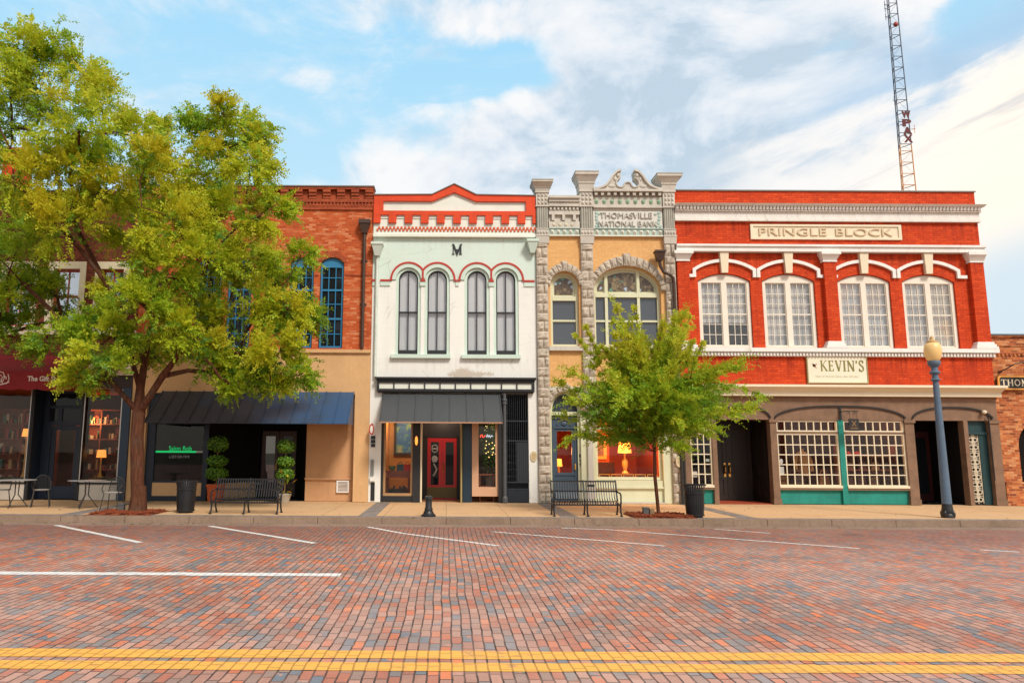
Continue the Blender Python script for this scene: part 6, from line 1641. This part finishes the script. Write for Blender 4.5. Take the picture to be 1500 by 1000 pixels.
# dense heart of the crown
for _ in range(1500):
    d = Vector((random.gauss(0,1),random.gauss(0,.8),random.gauss(0,.75)))
    if d.length > 2.1: continue
    p = Vector((5.10,-4.2,2.85)) + Vector((d.x*.80, d.y*.62, d.z*.42))
    if p.z < 1.95+abs(p.x-5.15)*.10: continue
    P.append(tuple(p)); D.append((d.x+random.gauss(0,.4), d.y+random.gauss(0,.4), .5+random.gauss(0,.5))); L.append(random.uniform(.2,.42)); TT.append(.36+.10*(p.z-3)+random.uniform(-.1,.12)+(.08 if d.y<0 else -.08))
for _ in range(26):
    az = random.uniform(0,6.28); el = R(random.uniform(48,86)); a0 = Vector((5.15+random.gauss(0,.55),-4.2+random.gauss(0,.4),3.3+random.uniform(-.3,.5)))
    dv = Vector((math.cos(az)*math.cos(el)+ (a0.x-5.15)*.35, math.sin(az)*math.cos(el)*.7, math.sin(el))).normalized(); Lb = random.uniform(.9,1.75)*(1-.18*abs(a0.x-5.15))
    k = min(range(len(sk.p)), key=lambda q: (sk.p[q]-a0).length)
    for j in range(1,7):
        u = j/6; p = a0+dv*Lb*u+Vector((.10*u*u*(1 if dv.x>0 else -1),0,-.05*u*u)); k = sk.add(p, k)
        for _ in range(6):
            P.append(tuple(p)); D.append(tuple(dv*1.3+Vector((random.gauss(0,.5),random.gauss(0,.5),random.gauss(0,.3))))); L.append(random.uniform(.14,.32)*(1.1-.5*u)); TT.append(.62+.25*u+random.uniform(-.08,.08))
mb, rad = sk.build(.0065, .085, .42)
obj('trunk', mb, bark('young_red_bark', (.14,.052,.028)), T2, True)
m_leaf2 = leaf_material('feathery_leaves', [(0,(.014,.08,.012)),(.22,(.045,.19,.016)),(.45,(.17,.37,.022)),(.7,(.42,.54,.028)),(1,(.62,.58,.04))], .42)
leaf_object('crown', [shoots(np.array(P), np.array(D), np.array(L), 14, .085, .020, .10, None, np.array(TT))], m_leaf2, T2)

# ================================================================== SKY, SUN, CAMERA
world = bpy.data.worlds.new('World'); scene.world = world; world.use_nodes = True
t = world.node_tree; t.nodes.clear()
class WG(G):
    def __init__(self):
        self.t = t; n = t.nodes.new('ShaderNodeTexCoord'); self.co = n.outputs['Generated']
        s = t.nodes.new('ShaderNodeSeparateXYZ'); t.links.new(self.co, s.inputs[0]); self.x, self.y, self.z = (V(t, s.outputs[i]) for i in range(3))
w = WG()
SUN_EL, SUN_AZ = 46.0, 28.0      # height, and degrees east of the direction straight out from the shops
sky = t.nodes.new('ShaderNodeTexSky'); sky.sky_type = 'NISHITA'; sky.sun_disc = False
sky.sun_elevation = R(SUN_EL); sky.sun_rotation = R(180-SUN_AZ); sky.air_density = 1.0; sky.dust_density = .6; sky.ozone_density = 1.5
x, y, z = w.x, w.y, w.z
def cloud_noise(dx, dz): return w.noise(5.2, 12, .58, w.vec(x+dx, y*.55, z*1.7+dz*1.7), .35)
n1 = cloud_noise(0, 0); n1b = cloud_noise(.018, .028)
n2 = w.noise(2.1, 6, .55, w.vec(x+3.1, y, z*1.3)); n3 = w.noise(9, 6, .6, w.vec(x, y*.7, z*1.25))
wisp = w.noise(2.6, 9, .68, w.vec(x*1.6+z*.5, y, z*4.5-x*.6), .4)
base = w.mix(((z-.15).step(0,.5)), (6.2,8.5,9.7), (3.4,7.0,9.8))
def lobe(cx, cz, sx, sz):
    a = (x-cx)*(1/sx); b = (z-cz)*(1/sz)
    return (1.0-(a*a+b*b)).max(0.0)
guide = x.step(-.02,.24)*.85 - .20 - x.step(.05,-.40)*.10
guide = guide + lobe(.03,.40,.21,.075)*.75 + lobe(-.08,.335,.26,.055)*.45 + lobe(.30,.44,.26,.16)*.55 + lobe(-.02,.535,.17,.045)*.75 + lobe(-.26,.53,.12,.05)*.45 + lobe(-.17,.465,.06,.022)*.5 - lobe(.10,.47,.07,.05)*.55 - lobe(-.02,.47,.11,.028)*.55 - lobe(.56,.455,.07,.045)*1.3 - lobe(.43,.455,.07,.045)*.75 - lobe(-.22,.40,.11,.05)*.3
cov = (n1-.5)*2.6 + (n2-.5)*.6 + guide
cl = cov.step(-.22,.40)
cl = cl.max(wisp.step(.43,.74)*.72)
relief = (n1b-n1)*2.6
shade = .50 + relief + (n2-.5)*.35 + (n3-.5)*.25 + (cov.step(.2,1.0))*.10 + lobe(.27,.41,.20,.09)*.30 + lobe(.38,.35,.15,.045)*.30 - x.step(.20,-.05)*.06
ccol = w.ramp(shade, [(.28,(9.8,9.75,9.75)),(.50,(8.7,9.0,9.45)),(.70,(7.2,8.0,8.9)),(.90,(5.5,6.7,7.9))])
col = w.mix(cl*.95, base, ccol)
# bright warm bank low on the right with grey streaks
edge = z - (x-.34)*.33 - .335
sn = w.noise(2.4, 10, .66, w.vec(x*1.6+z*.8, y*.6, (z-x*.36)*11.0), .5)
glowf = (edge*-1.0 + (n1-.5)*.16 + (sn-.5)*.10).step(-.015,.028)*x.step(.26,.42)
band = (edge + (n1-.5)*.10 + (sn-.5)*.06).step(.09,.015)*x.step(.36,.46)*(1.0-glowf)
col = w.mix(band*.75, col, (4.4,6.4,8.5))
warm = w.mix((x+z*-.3).step(.34,.52), (9.9,9.7,9.5), (11.8,10.6,9.0))
streak = (sn.step(.50,.66))*(((edge+.055).abs()).step(.050,.005)*.85 + ((edge+.115).abs()).step(.035,.0)*.4)*x.step(.40,.50)
warm = w.mix(streak*.75, warm, (5.8,6.0,6.6))
col = w.mix(glowf*.95, col, warm)
peach = (1.0-((z-.275)*12.0).abs()).max(0.0)*x.step(.50,.58)
col = w.mix(peach*.8, col, (11.2,9.9,8.6))
low = (z*-1.0 + (x-.5)*.35).step(-.235,-.15)*x.step(.50,.60)
col = w.mix(low*.8, col, (6.0,7.8,9.2))
# behind the viewer and overhead physical sky mixes with clouds brightened as added frontal fill
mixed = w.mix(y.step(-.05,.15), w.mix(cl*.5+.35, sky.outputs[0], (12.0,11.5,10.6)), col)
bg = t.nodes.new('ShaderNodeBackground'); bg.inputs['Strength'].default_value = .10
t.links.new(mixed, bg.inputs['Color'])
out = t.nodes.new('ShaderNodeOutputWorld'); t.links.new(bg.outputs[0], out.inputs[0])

sd = bpy.data.lights.new('sun', 'SUN'); sd.energy = 3.2; sd.angle = R(13); sd.color = (1.0,.93,.82)
so = bpy.data.objects.new('sun', sd); COL.objects.link(so)
d = Vector((math.sin(R(SUN_AZ))*math.cos(R(SUN_EL)), -math.cos(R(SUN_AZ))*math.cos(R(SUN_EL)), math.sin(R(SUN_EL))))
so.rotation_euler = d.to_track_quat('Z', 'Y').to_euler(); so.location = (10,-30,30)

cd = bpy.data.cameras.new('camera'); cam = bpy.data.objects.new('camera', cd); COL.objects.link(cam)
cam.location = (0, -22.7, 1.7)
cam.rotation_euler = (Matrix.Rotation(R(90+8.44), 3, 'X') @ Matrix.Rotation(.0055, 3, 'Z')).to_euler()
cd.sensor_width = 36; cd.lens = 1078/1500*36; cd.shift_x = 95/1500; cd.shift_y = 0
cd.clip_start = .1; cd.clip_end = 3000
scene.camera = cam
scene.view_settings.view_transform = 'Standard'; scene.view_settings.look = 'None'; scene.view_settings.exposure = 0; scene.view_settings.gamma = 1
scene.cycles.max_bounces = 8; scene.cycles.transparent_max_bounces = 24; scene.cycles.caustics_reflective = False; scene.cycles.caustics_refractive = False
scene.cycles.use_denoising = True; scene.cycles.sample_clamp_indirect = 6
